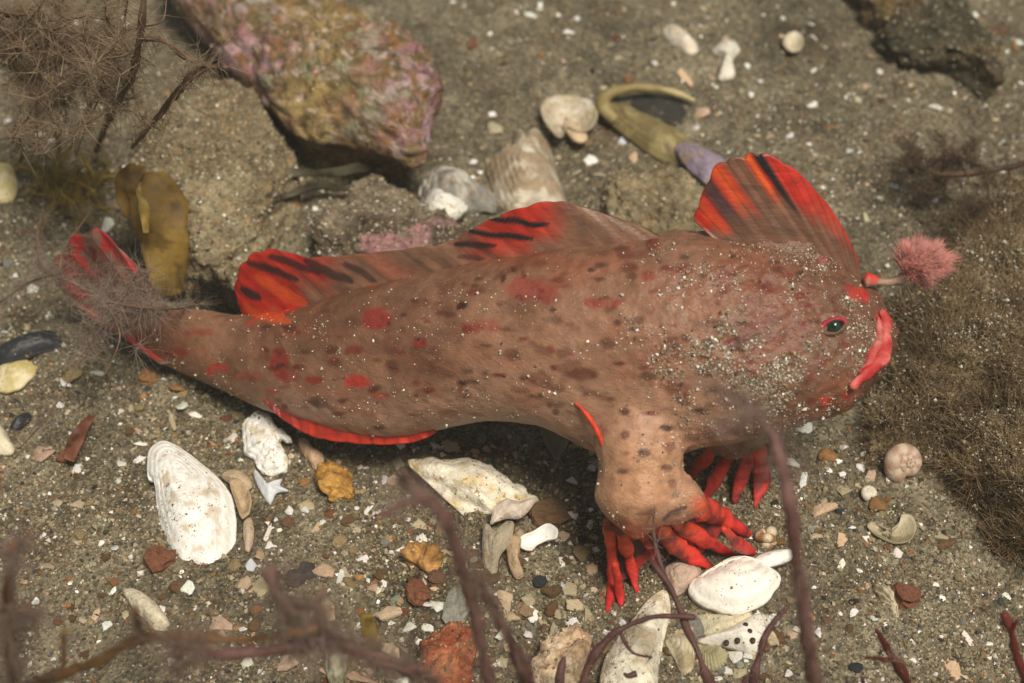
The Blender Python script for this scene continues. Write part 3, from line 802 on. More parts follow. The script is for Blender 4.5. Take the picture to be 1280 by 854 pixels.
# ------------------------------------------------------------------ small shell chips and pebbles
def chip_mesh(k, n=9):
    r = np.random.default_rng(100 + k)
    a = np.sort(r.uniform(0, 2 * np.pi, n) * .35 + np.linspace(0, 2 * np.pi, n, endpoint=False))
    rad = r.uniform(.62, 1.0, n)
    O = np.stack([np.cos(a) * rad, np.sin(a) * rad], 1) * .5
    bend = r.uniform(.08, .4)
    V = []
    for s, z in ((.55, .17), (.93, .13), (1.0, .05), (.95, -.06), (.5, -.10)):
        P = O * s
        V.append(np.concatenate([P, (z - bend * (P[:, 0] ** 2) * 2)[:, None] + r.normal(size=(n, 1)) * .015], 1))
    V = np.concatenate(V + [[[0, 0, .19]], [[0, 0, -.10]]])
    j = np.arange(n); j2 = (j + 1) % n
    F = [grid_faces(5, n, True)[:, ::-1], np.concatenate([np.stack([np.full(n, 5 * n), j, j2], 1), np.stack([np.full(n, 5 * n + 1), 4 * n + j2, 4 * n + j], 1)])]
    me = make_mesh('shell_chip', V, F, None, k % 2 == 0, True)
    me.materials.append(M['chip'])
    return me
def peb_mesh(k):
    r = np.random.default_rng(300 + k)
    n, m = 10, 6
    V = []
    for th in np.linspace(0.35, math.pi - .35, m):
        for ph in np.linspace(0, 2 * np.pi, n, endpoint=False):
            V.append([math.sin(th) * math.cos(ph), math.sin(th) * math.sin(ph), math.cos(th)])
    V = np.array(V + [[0, 0, 1], [0, 0, -1]])
    V = V * (.5 * (1 + .5 * fbm(V * 1.6 + k * 7, 3, k)))[:, None] * np.array([1, 1, .7])
    j = np.arange(n); j2 = (j + 1) % n
    F = [grid_faces(m, n, True)[:, ::-1][:, ::-1], np.concatenate([np.stack([np.full(n, m * n), j, j2], 1), np.stack([np.full(n, m * n + 1), (m - 1) * n + j2, (m - 1) * n + j], 1)])]
    me = make_mesh('pebble', V, F, None, k % 3 == 0, True)
    me.materials.append(M['pebble'])
    return me
CHIPS = [chip_mesh(k) for k in range(14)]
PEBS = [peb_mesh(k) for k in range(8)]
CODE = {'w': ((.86, .83, .76), 'chip', 'small white broken shell chip lying on the sand', 'white shell chips strewn on the sand'),
        'b': ((.66, .70, .76), 'chip', 'small bluish white shell chip lying on the sand', 'bluish shell chips strewn on the sand'),
        'p': ((.60, .42, .28), 'chip', 'small peach coloured shell chip lying on the sand', 'peach shell chips strewn on the sand'),
        'y': ((.50, .42, .27), 'chip', 'small dull tan shell chip lying on the sand', 'tan shell chips strewn on the sand'),
        'o': ((.34, .17, .065), 'pebble', 'small orange pebble lying on the sand', 'orange pebbles strewn on the sand'),
        'r': ((.21, .085, .045), 'pebble', 'small rust red pebble lying on the sand', 'rust red pebbles strewn on the sand'),
        't': ((.34, .25, .13), 'pebble', 'small tan pebble lying on the sand', 'tan pebbles strewn on the sand'),
        'g': ((.28, .27, .22), 'pebble', 'small grey pebble lying on the sand', 'grey pebbles strewn on the sand'),
        'd': ((.04, .04, .042), 'pebble', 'small black pebble lying on the sand', 'black pebbles strewn on the sand'),
        'n': ((.16, .09, .045), 'pebble', 'small brown pebble lying on the sand', 'brown pebbles strewn on the sand')}
LAND = [(240, 640, 'near the large oval shell'), (335, 555, 'near the scalloped shell'), (590, 610, 'near the cream wedge shell'), (640, 690, 'near the upright grey shell slab'), (770, 740, 'near the red fingers'), (910, 730, 'near the thick angular shell'),
        (700, 820, 'near the beige stone'), (560, 820, 'near the rust red stone'), (410, 800, 'near the purple trailing alga'), (180, 770, 'near the cream crescent shell'), (40, 435, 'near the blue black mussel'), (60, 560, 'near the red alga scrap'),
        (30, 700, 'near the brown upright stem'), (110, 350, 'near the tail fin'), (80, 200, 'near the olive tuft'), (260, 210, 'near the sand coated rock'), (400, 90, 'near the encrusted rock'), (490, 290, 'near the mottled cobble'), (570, 240, 'near the grey limpet shell'),
        (655, 225, 'near the barrel shaped shell'), (710, 158, 'near the slipper shell'), (810, 150, 'near the olive mussel shell'), (910, 75, 'near the mushroom shaped shell'), (990, 60, 'near the round cup shell'), (850, 50, 'near the bean shaped shell'), (680, 30, 'on the bare far sand'),
        (1150, 50, 'near the blackish rock'), (1180, 210, 'near the twiggy alga'), (1160, 320, 'near the pink lure'), (1000, 220, 'behind the striped head fin'), (1135, 575, 'near the pinkish snail shell'), (1110, 668, 'near the thin dish shell'), (1105, 750, 'near the cone shell'),
        (1110, 820, 'near the red forked alga'), (1220, 640, 'near the turf covered rock'), (1000, 620, 'near the tall arching stem'), (920, 610, 'near the far hand'), (440, 560, 'near the red belly fin'), (430, 690, 'on the sand left of the orange stone'), (1262, 800, 'near the corner red alga'), (1030, 800, 'near the foot of the arching stem')]
QUEUE = []
def chip(*a): QUEUE.append(a)
RUB = Acc()
CACHE = {}
def place(code, px, py, lx, ly=None, deg=None, solid=True):
    ly = ly or lx
    colr, kind, label, group = CODE[code]
    pool = CHIPS if kind == 'chip' else PEBS
    me = pool[rng.integers(len(pool))]
    o = bpy.data.objects.new('shell_chip' if kind == 'chip' else 'pebble', me)
    if solid: scn.collection.objects.link(o)
    sx, sy = lx / 100, ly / 100 / (.80)
    if deg is None: deg = rng.uniform(-25, 25)
    hgt = min(sx, sy) * (rng.uniform(.5, .9) if kind == 'chip' else .85)
    g = at_ground(px, py)
    z = float(ground_z(g[0], g[1])[0])
    o.location = (g[0], g[1], z + hgt * (.10 if kind == 'chip' else .14))
    o.scale = (sx * 1.12, sy * 1.12, hgt)
    o.rotation_euler = (rng.normal() * .22, rng.normal() * .22, math.radians(deg))
    c = np.array(colr) * rng.uniform(.8, 1.12) * rng.uniform(.95, 1.05, 3)
    o.color = (*np.clip(c, 0, .9), 1)
    if not solid:
        if me.name not in CACHE:
            CACHE[me.name] = (co(me), [np.array([p_.vertices[:] for p_ in me.polygons if len(p_.vertices) == k_]) for k_ in (3, 4)])
        V_, q_ = CACHE[me.name]
        mb = np.array(o.matrix_basis)
        RUB.add(V_ @ mb[:3, :3].T + mb[:3, 3], q_, np.clip(c, 0, .9)); bpy.data.objects.remove(o)
        return
    big = max(lx, ly)
    word = label.split(' lying')[0].replace('small ', '').replace(' broken', '').replace(' coloured', '')
    size = 'tiny' if big < 9 else 'small' if big < 18 else 'larger'
    if kind == 'chip' and max(lx, ly) > 2 * min(lx, ly): word = word.replace('chip', 'sliver')
    near = min(LAND, key=lambda q: (q[0] - px) ** 2 + (q[1] - py) ** 2)[2]
    tag(o, size + ' ' + word + ' lying ' + near, 'shell chip' if kind == 'chip' else 'pebble', group)
TRACED = '''w566,3,12,8 w663,21,24,12 w646,17,7,12 w698,20,10,12 w721,25,12,11 w710,40,22,12 y565,31,12,24 w613,41,9,13 y518,71,20,10 w615,143,14,11 r590,57,14,20 r770,48,10 o785,100,9,16
y620,163,30,30 w734,126,18,18 w739,202,24,24 y720,217,20,14 y751,219,26,9 p792,200,16,22 b778,178,12,18 t785,228,12 w806,208,8 w884,22,10 y892,31,9 w979,23,10 w1013,31,20,15 p976,46,9 w1018,48,7,18,20
w940,117,10,20,-25 w950,102,12,14 w1016,132,16,20,-30 y1072,125,12,12 w1100,90,13,16 w1118,93,10,4 w1168,135,24,17 p962,173,18,10 w987,171,15,15 w1011,180,11,6 b1061,190,14,9 w1030,234,11,8 b1118,233,18,8
w1101,246,10,12 y1084,275,11,30,20 w1271,54,18,24 o1268,58,8,20 w1276,104,10 p877,143,30,24 p857,98,20,32,35 w877,246,10,18,-30 p1144,115,8 y1244,149,14,6 w1149,168,10,5 w81,481,14,24,30 w123,468,24,10 w75,507,12,10
y214,524,8,44 w228,509,18,20 w244,518,20,9 w290,548,17,14 y250,552,6,15 w177,555,18,8 y241,483,11,6 o185,475,22,18 o222,488,15,14 p55,565,30,16 w42,362,20,14 b7,416,12,8 w135,283,25,22 w151,514,12,8 y165,511,12,12
w97,588,13,17 w149,581,19,10 w172,576,22,9 r83,571,20,16 p54,570,30,18 w54,668,9,9 y58,708,28,9,-30 w144,686,11,12 w127,679,9,10 y97,631,24,12 w141,739,8,12,-20 p120,768,11,13 y104,776,10 b314,708,14,15 p306,730,22,14
w362,640,11,13 w380,638,18,9 p406,715,28,20 w426,722,12,16 p411,764,18,34,20 p277,783,28,22 w214,827,12,10 w309,830,15,20 p360,831,30,20 w335,669,7,28,-10 p326,695,14,18 w234,737,18,18 r200,703,30,26 y326,734,22,20
w450,583,8,12 y498,581,14,18 w462,634,8,28,-25 w495,659,9,6 w510,650,9,5 y445,664,12,8 y430,720,15,18 w500,686,14,4,25 r522,746,26,24 w544,760,24,15 g568,764,26,40 p488,769,36,18 w512,786,20,11 w534,785,18,11
w525,804,10 p447,846,46,12 b704,732,8,16 w714,780,20,14 y681,781,12,16 y692,790,10,20 p631,749,18,28 w666,768,16,20 y719,761,26,18 w714,645,20,13,30 n685,649,44,26 w738,655,10,13 y741,671,16,8 g481,681,10 b481,601,12
w500,562,16,12 w544,557,14,26 y563,560,22,26 g602,549,12,16 w991,580,20,14 w1004,601,10,26 w1054,594,12,8 y1054,612,18,18 p1088,596,16,14 o1095,632,16,14 w1076,584,10,12 w1037,588,8 p1030,639,36,18,25 d1049,639,10,6
p1052,676,18,16 w1066,660,10,5 w1122,692,12,12 w1052,707,9,14 y1115,641,14,5 y1176,672,20,8 n1180,680,20,10 y1244,673,18,10 w1067,767,16,8 w1050,767,6 w1179,750,8,10 w1210,800,9,22,35 w1258,747,12,9 p1191,839,22,28
w1023,792,10,14 w986,842,12,12 o1033,569,18,14 w972,634,9,6 w970,644,5 w996,788,12,8 w1237,805,10,6 y1020,672,16,10 n1033,777,9 n1062,786,9 p1084,734,8 w1004,535,24,22 r1132,748,30,26 w905,840,20,16 w940,822,22,14
w915,822,26,16 y960,800,18,30,20 w1056,560,9 w1080,570,10 d385,715,22,14 d370,725,26,16 d15,520,8 o380,604,12 n545,725,20 p640,770,24,14 n520,700,26,16 w455,650,10,5 w470,660,5,9 t90,470,20 w1218,20,16,10 n1245,40,30,12
w60,395,12,8 w20,345,8 w100,240,10 w95,30,14,8 w123,24,10 b115,38,8 w140,215,10,6 w10,150,14,22 w50,170,16,12 w62,178,10 w420,60,10 w540,90,8 w855,300,8 w870,160,12 w395,262,10 p470,250,18,12 w345,263,8 w410,275,8
t560,800,14 w640,800,14,10 w660,795,12 w600,790,10 y700,770,16,12 p655,760,12,20 n690,740,18,12 y735,770,14 d675,730,16,10 w620,745,8 g760,660,8 w300,575,10,6 w285,560,8 w345,650,6 w350,665,8,5 n360,655,14 o335,650,9'''
for tok in TRACED.split():
    a = [float(q) for q in tok[1:].split(',')]
    chip(tok[0], *a)
gp = ground_points(1100)
k = 0
for P in gp:
    px, py = (float(q) for q in proj(P))
    code = rng.choice(list('wwwwyyyppttognrnd'))
    s = 4 + 9 * rng.random() ** 2.5
    chip(code, px, py, s, s * rng.uniform(.5, 1.0))

for (x0, y0, x1, y1, n_, codes, lo, hi) in ((560, 690, 765, 860, 75, 'ppyyynntwg', 8, 24), (380, 640, 560, 860, 45, 'ppywttnor', 7, 20), (850, 770, 1000, 860, 40, 'wwypygn', 8, 24), (150, 470, 340, 570, 22, 'wypt', 6, 14),
        (585, 100, 800, 235, 26, 'wypgt', 7, 16), (480, 540, 760, 600, 26, 'ypwgn', 7, 18), (0, 560, 340, 860, 70, 'wwyptno', 6, 17), (560, 0, 1280, 260, 50, 'wwyp', 5, 15), (620, 560, 760, 760, 30, 'wypyn', 6, 18), (380, 560, 560, 860, 40, 'wwyp', 6, 20), (960, 560, 1120, 720, 22, 'wypgo', 6, 12), (850, 80, 960, 300, 16, 'wyp', 6, 12), (0, 0, 180, 420, 30, 'wwyp', 6, 14)):
    for _ in range(n_):
        s = lo + (hi - lo) * rng.random() ** 2.2
        chip(rng.choice(list(codes)), rng.uniform(x0, x1), rng.uniform(y0, y1), s, s * rng.uniform(.4, 1.0), rng.uniform(-70, 70))

isch = lambda q: CODE[q[0]][1] == 'chip'
order = sorted([q for q in QUEUE if isch(q)], key=lambda q: -q[3] * (q[4] if len(q) > 4 else q[3]))
for n_, q in enumerate(order): place(*(list(q) + [None] * (6 - len(q))), solid=n_ < 292)
order = sorted([q for q in QUEUE if not isch(q)], key=lambda q: -q[3] * (q[4] if len(q) > 4 else q[3]))
for n_, q in enumerate(order): place(*(list(q) + [None] * (6 - len(q))), solid=n_ < 240)
tag(link('shell_rubble', RUB.mesh('shell_rubble', False), M['rough_shell']), 'small broken bits of shell and stone littering the sand', 'shell grit', kind='stuff')

# ------------------------------------------------------------------ the fish
LEAN = math.tan(math.radians(20))
_mid = np.array([at_h(a, b, 0)[:2] for a, b in [(40, 400), (150, 440), (290, 505), (430, 565), (560, 605), (700, 638), (890, 664), (1050, 662), (1200, 655)]])
def mid_y(x):
    return np.interp(x, _mids[:, 0], _mids[:, 1])
_mids = catmull(_mid, 200)
def fpts(px, py, off):
    """traced points on the fish's own middle surface, moved 'off' towards its left flank"""
    px, py, off = np.broadcast_arrays(np.asarray(px, float), py, off)
    d = CAM_F + CAM_R * ((px - 640) / 640 * TANH)[..., None] + CAM_U * ((427 - py) / 640 * TANH)[..., None]
    lo, hi = np.full(px.shape, 5.0), np.full(px.shape, 60.0)
    for _ in range(45):
        m = (lo + hi) / 2
        g = (CAM_C[1] + d[..., 1] * m) - (mid_y(CAM_C[0] + d[..., 0] * m) + (CAM_C[2] + d[..., 2] * m) * LEAN - off)
        hi = np.where(g > 0, m, hi); lo = np.where(g > 0, lo, m)
    return CAM_C + d * hi[..., None]
def fpt(px, py, off=0.0):
    return fpts([px], [py], [off])[0]

STN = [  # back x,y  belly x,y  half thickness
    (165, 392, 178, 442, .09), (200, 386, 206, 456, .15), (245, 386, 246, 472, .23), (300, 394, 290, 490, .32), (360, 383, 345, 512, .45), (430, 362, 420, 532, .58), (500, 344, 495, 545, .68),
    (560, 330, 553, 536, .75), (630, 314, 622, 521, .84), (700, 302, 688, 527, .93), (770, 294, 748, 556, 1.04), (840, 284, 815, 566, 1.12), (900, 284, 885, 548, 1.15),
    (955, 293, 945, 535, 1.12), (1005, 308, 998, 518, 1.02), (1045, 324, 1035, 510, .9), (1075, 338, 1064, 490, .7), (1096, 356, 1086, 472, .48), (1106, 378, 1100, 456, .26)]
st = catmull(np.array(STN, float), 90)
TOPS = np.array([fpt(a[0], a[1]) for a in st]); BOTS = np.array([fpt(a[2], a[3]) for a in st])
CEN = (TOPS + BOTS) / 2
TAN = np.gradient(CEN, axis=0); TAN /= np.linalg.norm(TAN, axis=1)[:, None]
NS = 44
rings_ = []
cB = math.cos(math.radians(25)); sB = math.sin(math.radians(25))
for i in range(len(st)):
    up = TOPS[i] - BOTS[i]; H = np.linalg.norm(up) / 2; up /= np.linalg.norm(up)
    nrm = np.cross(TAN[i], up); nrm /= np.linalg.norm(nrm)
    if nrm[1] > 0: nrm = -nrm
    w = st[i, 4]
    w = min(w, H * cB / sB * .9)
    hh = math.sqrt(max((H * cB) ** 2 - (w * sB) ** 2, .02)) / cB
    th = np.linspace(0, 2 * np.pi, NS, endpoint=False)
    cu, su = np.cos(th), np.sin(th)
    wide = 1 + .16 * (-cu) * min(1, w)         # belly side fuller
    rings_.append(CEN[i] + up * (cu * hh)[:, None] + nrm * (np.sign(su) * np.abs(su) ** .9 * w * wide)[:, None])
V = np.concatenate(rings_)
nS = len(st)
V = np.concatenate([V, [CEN[0] - TAN[0] * .05], [CEN[-1] + TAN[-1] * .06]])
j = np.arange(NS); j2 = (j + 1) % NS
F = [grid_faces(nS, NS, True), np.concatenate([np.stack([np.full(NS, nS * NS), j2, j], 1), np.stack([np.full(NS, nS * NS + 1), (nS - 1) * NS + j, (nS - 1) * NS + j2], 1)])]
body = Acc(); body.add(V, F, (1, 1, 1))
def limb(pts, rad, flat=None):
    P = catmull(np.array([fpt(a, b, o) for a, b, o in pts]), 26)
    v, f = tube(P, np.interp(np.linspace(0, 1, 26), np.linspace(0, 1, len(rad)), rad), 18, flat)
    body.add(v, f, (1, 1, 1))
# near arm: shoulder - elbow - palm
limb([(800, 505, .55), (800, 545, .95), (800, 585, 1.15), (797, 625, 1.3), (795, 652, 1.4)], [.55, .50, .445, .45, .28])
limb([(815, 600, 1.2), (838, 628, 1.3), (850, 645, 1.35)], [.33, .28, .16])
limb([(840, 612, 1.2), (862, 628, 1.28), (878, 636, 1.3)], [.22, .20, .10])
# far arm
limb([(900, 500, -.2), (915, 530, -.25), (930, 556, -.25)], [.5, .42, .24])
# cheek and chest swellings, brow
limb([(860, 480, .35), (930, 480, .35), (985, 470, .3)], [.5, .55, .4])
limb([(1020, 400, .52), (1044, 408, .54), (1062, 414, .42)], [.22, .26, .18])
limb([(1080, 440, .1), (1100, 425, .1), (1108, 405, .05)], [.22, .2, .12])
def wedge(rays, depth, vmax, flare, nu=90, nv=18):
    R_ = catmull(np.array(rays, float), nu)
    R_[:, :2] += (R_[:, :2] - R_[:, 2:]) * 0 + np.array([4, depth])
    v = np.linspace(0, vmax, nv)
    X = R_[:, None, 0] * (1 - v) + R_[:, None, 2] * v; Y = R_[:, None, 1] * (1 - v) + R_[:, None, 3] * v
    P = fpts(X, Y, .0 - .08 * v[None] / vmax)
    u = np.linspace(0, 1, nu)
    t = (.055 + flare * (1 - v / vmax)[None] ** 1.8 * (np.sin(np.pi * np.clip(u, .05, .95)) ** .5)[:, None])[..., None]
    n_ = np.array([0, -.94, .34]); N = nu * nv
    g = grid_faces(nu, nv)
    edge = np.concatenate([np.arange(nv), (np.arange(nu) * nv + nv - 1)[1:], ((nu - 1) * nv + np.arange(nv))[::-1][1:], (np.arange(nu) * nv)[::-1][1:-1]])
    e2 = np.roll(edge, -1)
    body.add(np.concatenate([(P + n_ * t).reshape(-1, 3), (P - n_ * t).reshape(-1, 3)]), [np.concatenate([g, g[:, ::-1] + N, np.stack([edge, e2, e2 + N, edge + N], 1)[:, ::-1]])], (1, 1, 1))
FRONT = [(905, 310, 866, 275), (925, 318, 870, 262), (950, 320, 880, 236), (975, 320, 893, 208), (1000, 322, 912, 197), (1020, 326, 930, 194), (1036, 330, 944, 190), (1048, 335, 968, 196), (1058, 340, 1000, 217), (1066, 345, 1032, 252), (1072, 350, 1056, 288), (1076, 352, 1074, 328)]
REAR = [(330, 425, 302, 392), (365, 428, 293, 358), (400, 420, 306, 324), (440, 408, 338, 311), (480, 395, 385, 321), (525, 378, 440, 318), (575, 362, 500, 312), (615, 350, 560, 302), (655, 342, 590, 285), (705, 334, 640, 263), (755, 322, 692, 251), (795, 310, 740, 262), (830, 300, 805, 284)]
wedge(FRONT, 26, .38, .42)
wedge(REAR, 14, .40, .32, nu=160)
tmp = link('fish_source', body.mesh('fish_source'))
rm = tmp.modifiers.new('r', 'REMESH'); rm.mode = 'VOXEL'; rm.voxel_size = 0.027
sm = tmp.modifiers.new('s', 'SMOOTH'); sm.iterations = 18; sm.factor = .5
dg = bpy.context.evaluated_depsgraph_get()
fish_me = bpy.data.meshes.new_from_object(tmp.evaluated_get(dg), depsgraph=dg)
bpy.data.objects.remove(tmp)
fish_me.name = 'body'
fish_me.materials.clear()
while fish_me.color_attributes: fish_me.color_attributes.remove(fish_me.color_attributes[0])
fv = co(fish_me)
nn = np.empty(len(fv) * 3, np.float32); fish_me.vertices.foreach_get('normal', nn); nn = nn.reshape(-1, 3)
fx, fy = proj(fv)
rel = (.014 * fbm(fv * np.array([2.2, 3, 3]), 3, 91) + .006 * fbm(fv * 9, 2, 92)) * sstep(fx, 180, 500)
rel += .016 * fbm(fv * 11, 3, 97, .7) * sstep(fx, 700, 950)
fv = fv + nn * rel[:, None]
fish_me.vertices.foreach_set('co', fv.astype(np.float32).ravel())
fish_me.update()

RED, DRED, BRED, DKB, BRN = (.26, .02, .018), (.15, .018, .014), (.48, .03, .025), (.045, .014, .011), (.10, .032, .018)
SPOTS = [(666, 362, 26, 18, RED, .6), (606, 408, 22, 8, RED, .55), (751, 379, 28, 7, RED, .7), (754, 330, 11, 4, DKB, .7), (748, 350, 12, 4, DKB, .8), (779, 312, 10, 8, BRN, .7), (815, 303, 8, 9, DRED, .7),
    (785, 334, 10, 5, BRN, .7), (858, 338, 11, 7, DRED, .8), (811, 347, 7, 8, RED, .6), (556, 392, 10, 4, BRN, .8), (886, 431, 7, 7, DKB, .7), (469, 399, 24, 13, RED, .8), (446, 477, 17, 9, BRED, .85), (478, 495, 12, 4, BRED, .7),
    (511, 512, 6, 3, DRED, .9), (525, 428, 10, 5, RED, .8), (444, 438, 12, 6, DRED, .8), (491, 455, 10, 5, BRN, .7), (539, 440, 8, 6, BRN, .6), (607, 446, 9, 7, BRN, .6), (637, 443, 12, 7, BRN, .6), (588, 478, 12, 4, BRN, .8),
    (583, 497, 8, 4, DRED, .8), (665, 497, 6, 4, DKB, .7), (676, 497, 7, 5, BRN, .8), (653, 473, 6, 4, DKB, .7), (729, 467, 16, 7, BRN, .85), (561, 516, 12, 4, BRN, .5), (525, 528, 12, 4, BRN, .5), (778, 514, 7, 5, DKB, .8),
    (833, 535, 8, 4, DKB, .9), (783, 543, 5, 5, BRN, .8), (537, 465, 14, 5, BRN, .5), (274, 460, 12, 6, BRED, .95), (338, 491, 9, 5, BRED, .8), (351, 458, 12, 20, RED, .8), (362, 472, 14, 8, RED, .6), (392, 474, 10, 4, RED, .85),
    (310, 470, 22, 6, RED, .4), (909, 344, 14, 7, DRED, .7), (1071, 370, 14, 9, BRED, .85), (1060, 360, 9, 6, BRED, .6), (1027, 324, 9, 6, RED, .7), (928, 378, 12, 5, RED, .6), (879, 465, 9, 7, DKB, .7), (943, 479, 14, 10, DKB, .5), (877, 514, 9, 4, DKB, .8),
    (1000, 407, 8, 8, DRED, .8), (1101, 397, 6, 9, BRED, .9), (1030, 501, 8, 7, BRED, .8), (1057, 492, 5, 5, BRED, .8), (1003, 370, 7, 5, DRED, .7), (904, 365, 11, 8, DRED, .6), (923, 430, 8, 8, DKB, .6), (965, 462, 8, 6, DKB, .6),
    (806, 565, 7, 4, DKB, .8), (778, 590, 9, 4, DKB, .8), (833, 584, 6, 4, DKB, .6), (893, 542, 8, 6, DKB, .6), (705, 440, 10, 6, BRN, .6), (690, 400, 14, 5, BRN, .5), (760, 430, 12, 7, BRN, .6), (810, 470, 9, 5, DKB, .6), (840, 430, 9, 6, BRN, .6),
    (795, 400, 10, 5, BRN, .6), (850, 500, 8, 5, DKB, .6), (820, 390, 9, 6, DRED, .5), (640, 410, 12, 5, BRN, .5), (420, 455, 8, 5, BRN, .5), (400, 505, 9, 4, BRN, .5), (620, 470, 9, 4, BRN, .5), (700, 505, 8, 4, BRN, .5), (560, 470, 9, 4, BRN, .5),
    (960, 360, 9, 6, DRED, .6), (985, 345, 8, 5, DRED, .5), (940, 410, 8, 6, DRED, .5), (990, 450, 9, 6, DKB, .4), (1010, 470, 7, 6, DRED, .5), (915, 495, 9, 6, DKB, .5), (220, 440, 14, 5, RED, .6), (250, 415, 16, 4, RED, .5)]
_r = np.random.default_rng(5)
for _ in range(190):
    x_ = _r.uniform(330, 1060); t_ = _r.uniform(.12, .97)
    SPOTS.append((x_, np.interp(x_, st[:, 0], st[:, 1]) * (1 - t_) + np.interp(x_, st[:, 2], st[:, 3]) * t_, _r.uniform(3, 9), _r.uniform(2, 4.5), [DKB, BRN, DRED, DRED][_r.integers(4)], _r.uniform(.5, .95)))
def skin_colour(P):
    x, y = proj(P)
    n1 = fbm(P * np.array([.8, 1.2, 1.6]), 4, 201); n2 = fbm(P * np.array([2.0, 4, 5]), 3, 205)
    c = mixc([.17, .085, .052], [.31, .175, .112], sstep(n1 + .5 * n2, -.7, .7))
    top = CURVE_TOP(x); bot = CURVE_BOT(x)
    v = np.clip((y - top) / (bot - top + 1), 0, 1.3)
    pale = (sstep(v, .60, 1.0) * sstep(x, 240, 420) * (1 - sstep(x, 830, 980)))[:, None] * .8
    c = c * (1 - pale) + np.array([.52, .335, .245]) * pale
    arm = np.exp(-(((x - 795) / 70) ** 2 + ((y - 600) / 75) ** 2))[:, None] * .8
    c = c * (1 - arm) + np.array([.50, .28, .155]) * arm
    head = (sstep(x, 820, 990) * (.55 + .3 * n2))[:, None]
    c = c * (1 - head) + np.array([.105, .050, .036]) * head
    dors = ((1 - sstep(v, .0, .55)) * .38)[:, None]
    c = c * (1 - dors) + np.array([.14, .070, .042]) * dors
    ruddy = (sstep(fbm(P * np.array([1.2, 2, 2.5]) + 7, 3, 209), .1, .7))[:, None] * .35
    c = c * (1 - ruddy) + np.array([.30, .09, .045]) * ruddy
    small = sstep(fbm(P * np.array([3.0, 6, 7]) + 3, 2, 213), .45, .7)[:, None] * .55
    c = c * (1 - small) + np.array([.12, .045, .028]) * small
    wob = fbm(P * 4, 3, 221)
    wob2 = fbm(P * 9, 2, 223)
    for (a, b, rx, ry, cc, s) in SPOTS:
        q = ((x - a - 2 * wob2) / rx) ** 2 + ((y - b + 1.5 * wob) / ry) ** 2
        k = (s * (1 - sstep(q + 1.1 * wob + .5 * wob2, .1, 1.7)))[:, None]
        c = c * (1 - k) + np.array(cc) * k
    fm = (np.exp(-(((x - 335) / 42) ** 2 + ((y - 372) / 26) ** 2)) * .95 + np.exp(-(((x - 645) / 70) ** 2 + ((y - 296) / 26) ** 2)) * .8 + .6 * np.exp(-(((x - 440) / 60) ** 2 + ((y - 350) / 16) ** 2)))
    fm = fm * (y < 430)
    k = (sstep(fm, .08, .5) * .6)[:, None]
    c = c * (1 - k) + np.array([.16, .06, .035]) * k
    k = (sstep(fm + .35 * wob, .38, .75) * .95)[:, None]
    c = c * (1 - k) + np.array([.55, .035, .02]) * k
    k = (np.exp(-(((x - 930) / 60) ** 2 + ((y - 300) / 20) ** 2)) * .5)[:, None]
    c = c * (1 - k) + BROWN * k
    c = dash_col(c, x, y, REAR_DASH)
    c = c * (1 + .10 * fbm(P * 13, 3, 231, .7))[:, None]
    # palm turns orange red towards the fingers
    k = (sstep(y, 640, 672) * sstep(x, 735, 745) * .85)[:, None]
    c = c * (1 - k) + np.array([.55, .09, .03]) * k
    k = (sstep(x, 852, 880) * sstep(y, 612, 628) * (1 - sstep(y, 660, 680)) * .9)[:, None]
    c = c * (1 - k) + np.array([.55, .09, .03]) * k
    return c * np.array([.95, .86, .80])
CURVE_TOP = lambda x: np.interp(x, st[:, 0], st[:, 1])
CURVE_BOT = lambda x: np.interp(x, st[:, 2], st[:, 3])
def dash_col(c, x, y, dashes):
    for (x0, y0, x1, y1, w, cc, s) in dashes:
        dx, dy = x1 - x0, y1 - y0
        L2 = dx * dx + dy * dy
        t = np.clip(((x - x0) * dx + (y - y0) * dy) / L2, 0, 1)
        d = np.hypot(x - x0 - t * dx, y - y0 - t * dy) / (w * (.45 + .55 * np.sin(np.clip(t, .0, 1) * np.pi) ** .5))
        k = (s * (1 - sstep(d, .55, 1.15)))[:, None]
        c = c * (1 - k) + np.array(cc) * k
    return c

BROWN = np.array([.21, .105, .064]); FRED = np.array([.62, .035, .02]); FOR = np.array([.70, .10, .02]); FDK = np.array([.02, .014, .016])
REAR_DASH = [(300, 362, 325, 372, 7, FDK, .95), (312, 326, 372, 350, 6, FDK, .9), (335, 318, 400, 340, 6, FDK, .85), (382, 324, 440, 352, 6, FDK, .8), (430, 330, 470, 350, 5, FDK, .7), (616, 273, 684, 281, 5, FDK, 1), (588, 289, 664, 298, 5, FDK, 1), (570, 303, 620, 307, 5, FDK, .9), (572, 318, 605, 322, 4, FDK, .6), (320, 345, 380, 380, 9, FOR, .7), (305, 385, 360, 402, 9, FOR, .6)]
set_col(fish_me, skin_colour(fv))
for p_ in fish_me.polygons: p_.use_smooth = True
root = fpt(850, 640); root[2] = ground_z(root[0], root[1])[0]
fish = thing('handfish', 'mottled brown and red fish with hand like fins standing on the seabed', 'fish', root)
def fpart(name, V, F, col, mat='fin', parent=None, smooth=True):
    par = parent or fish
    me = make_mesh(name, np.asarray(V) - root, F, col, smooth, len(V) < 20000)
    o = link(name, me, M[mat]); o.parent = par
    return o
fish_me.transform(__import__('mathutils').Matrix.Translation(Vector(-root)))
fish_me.materials.append(M['skin'])
fbody = bpy.data.objects.new('body', fish_me); scn.collection.objects.link(fbody); fbody.parent = fish

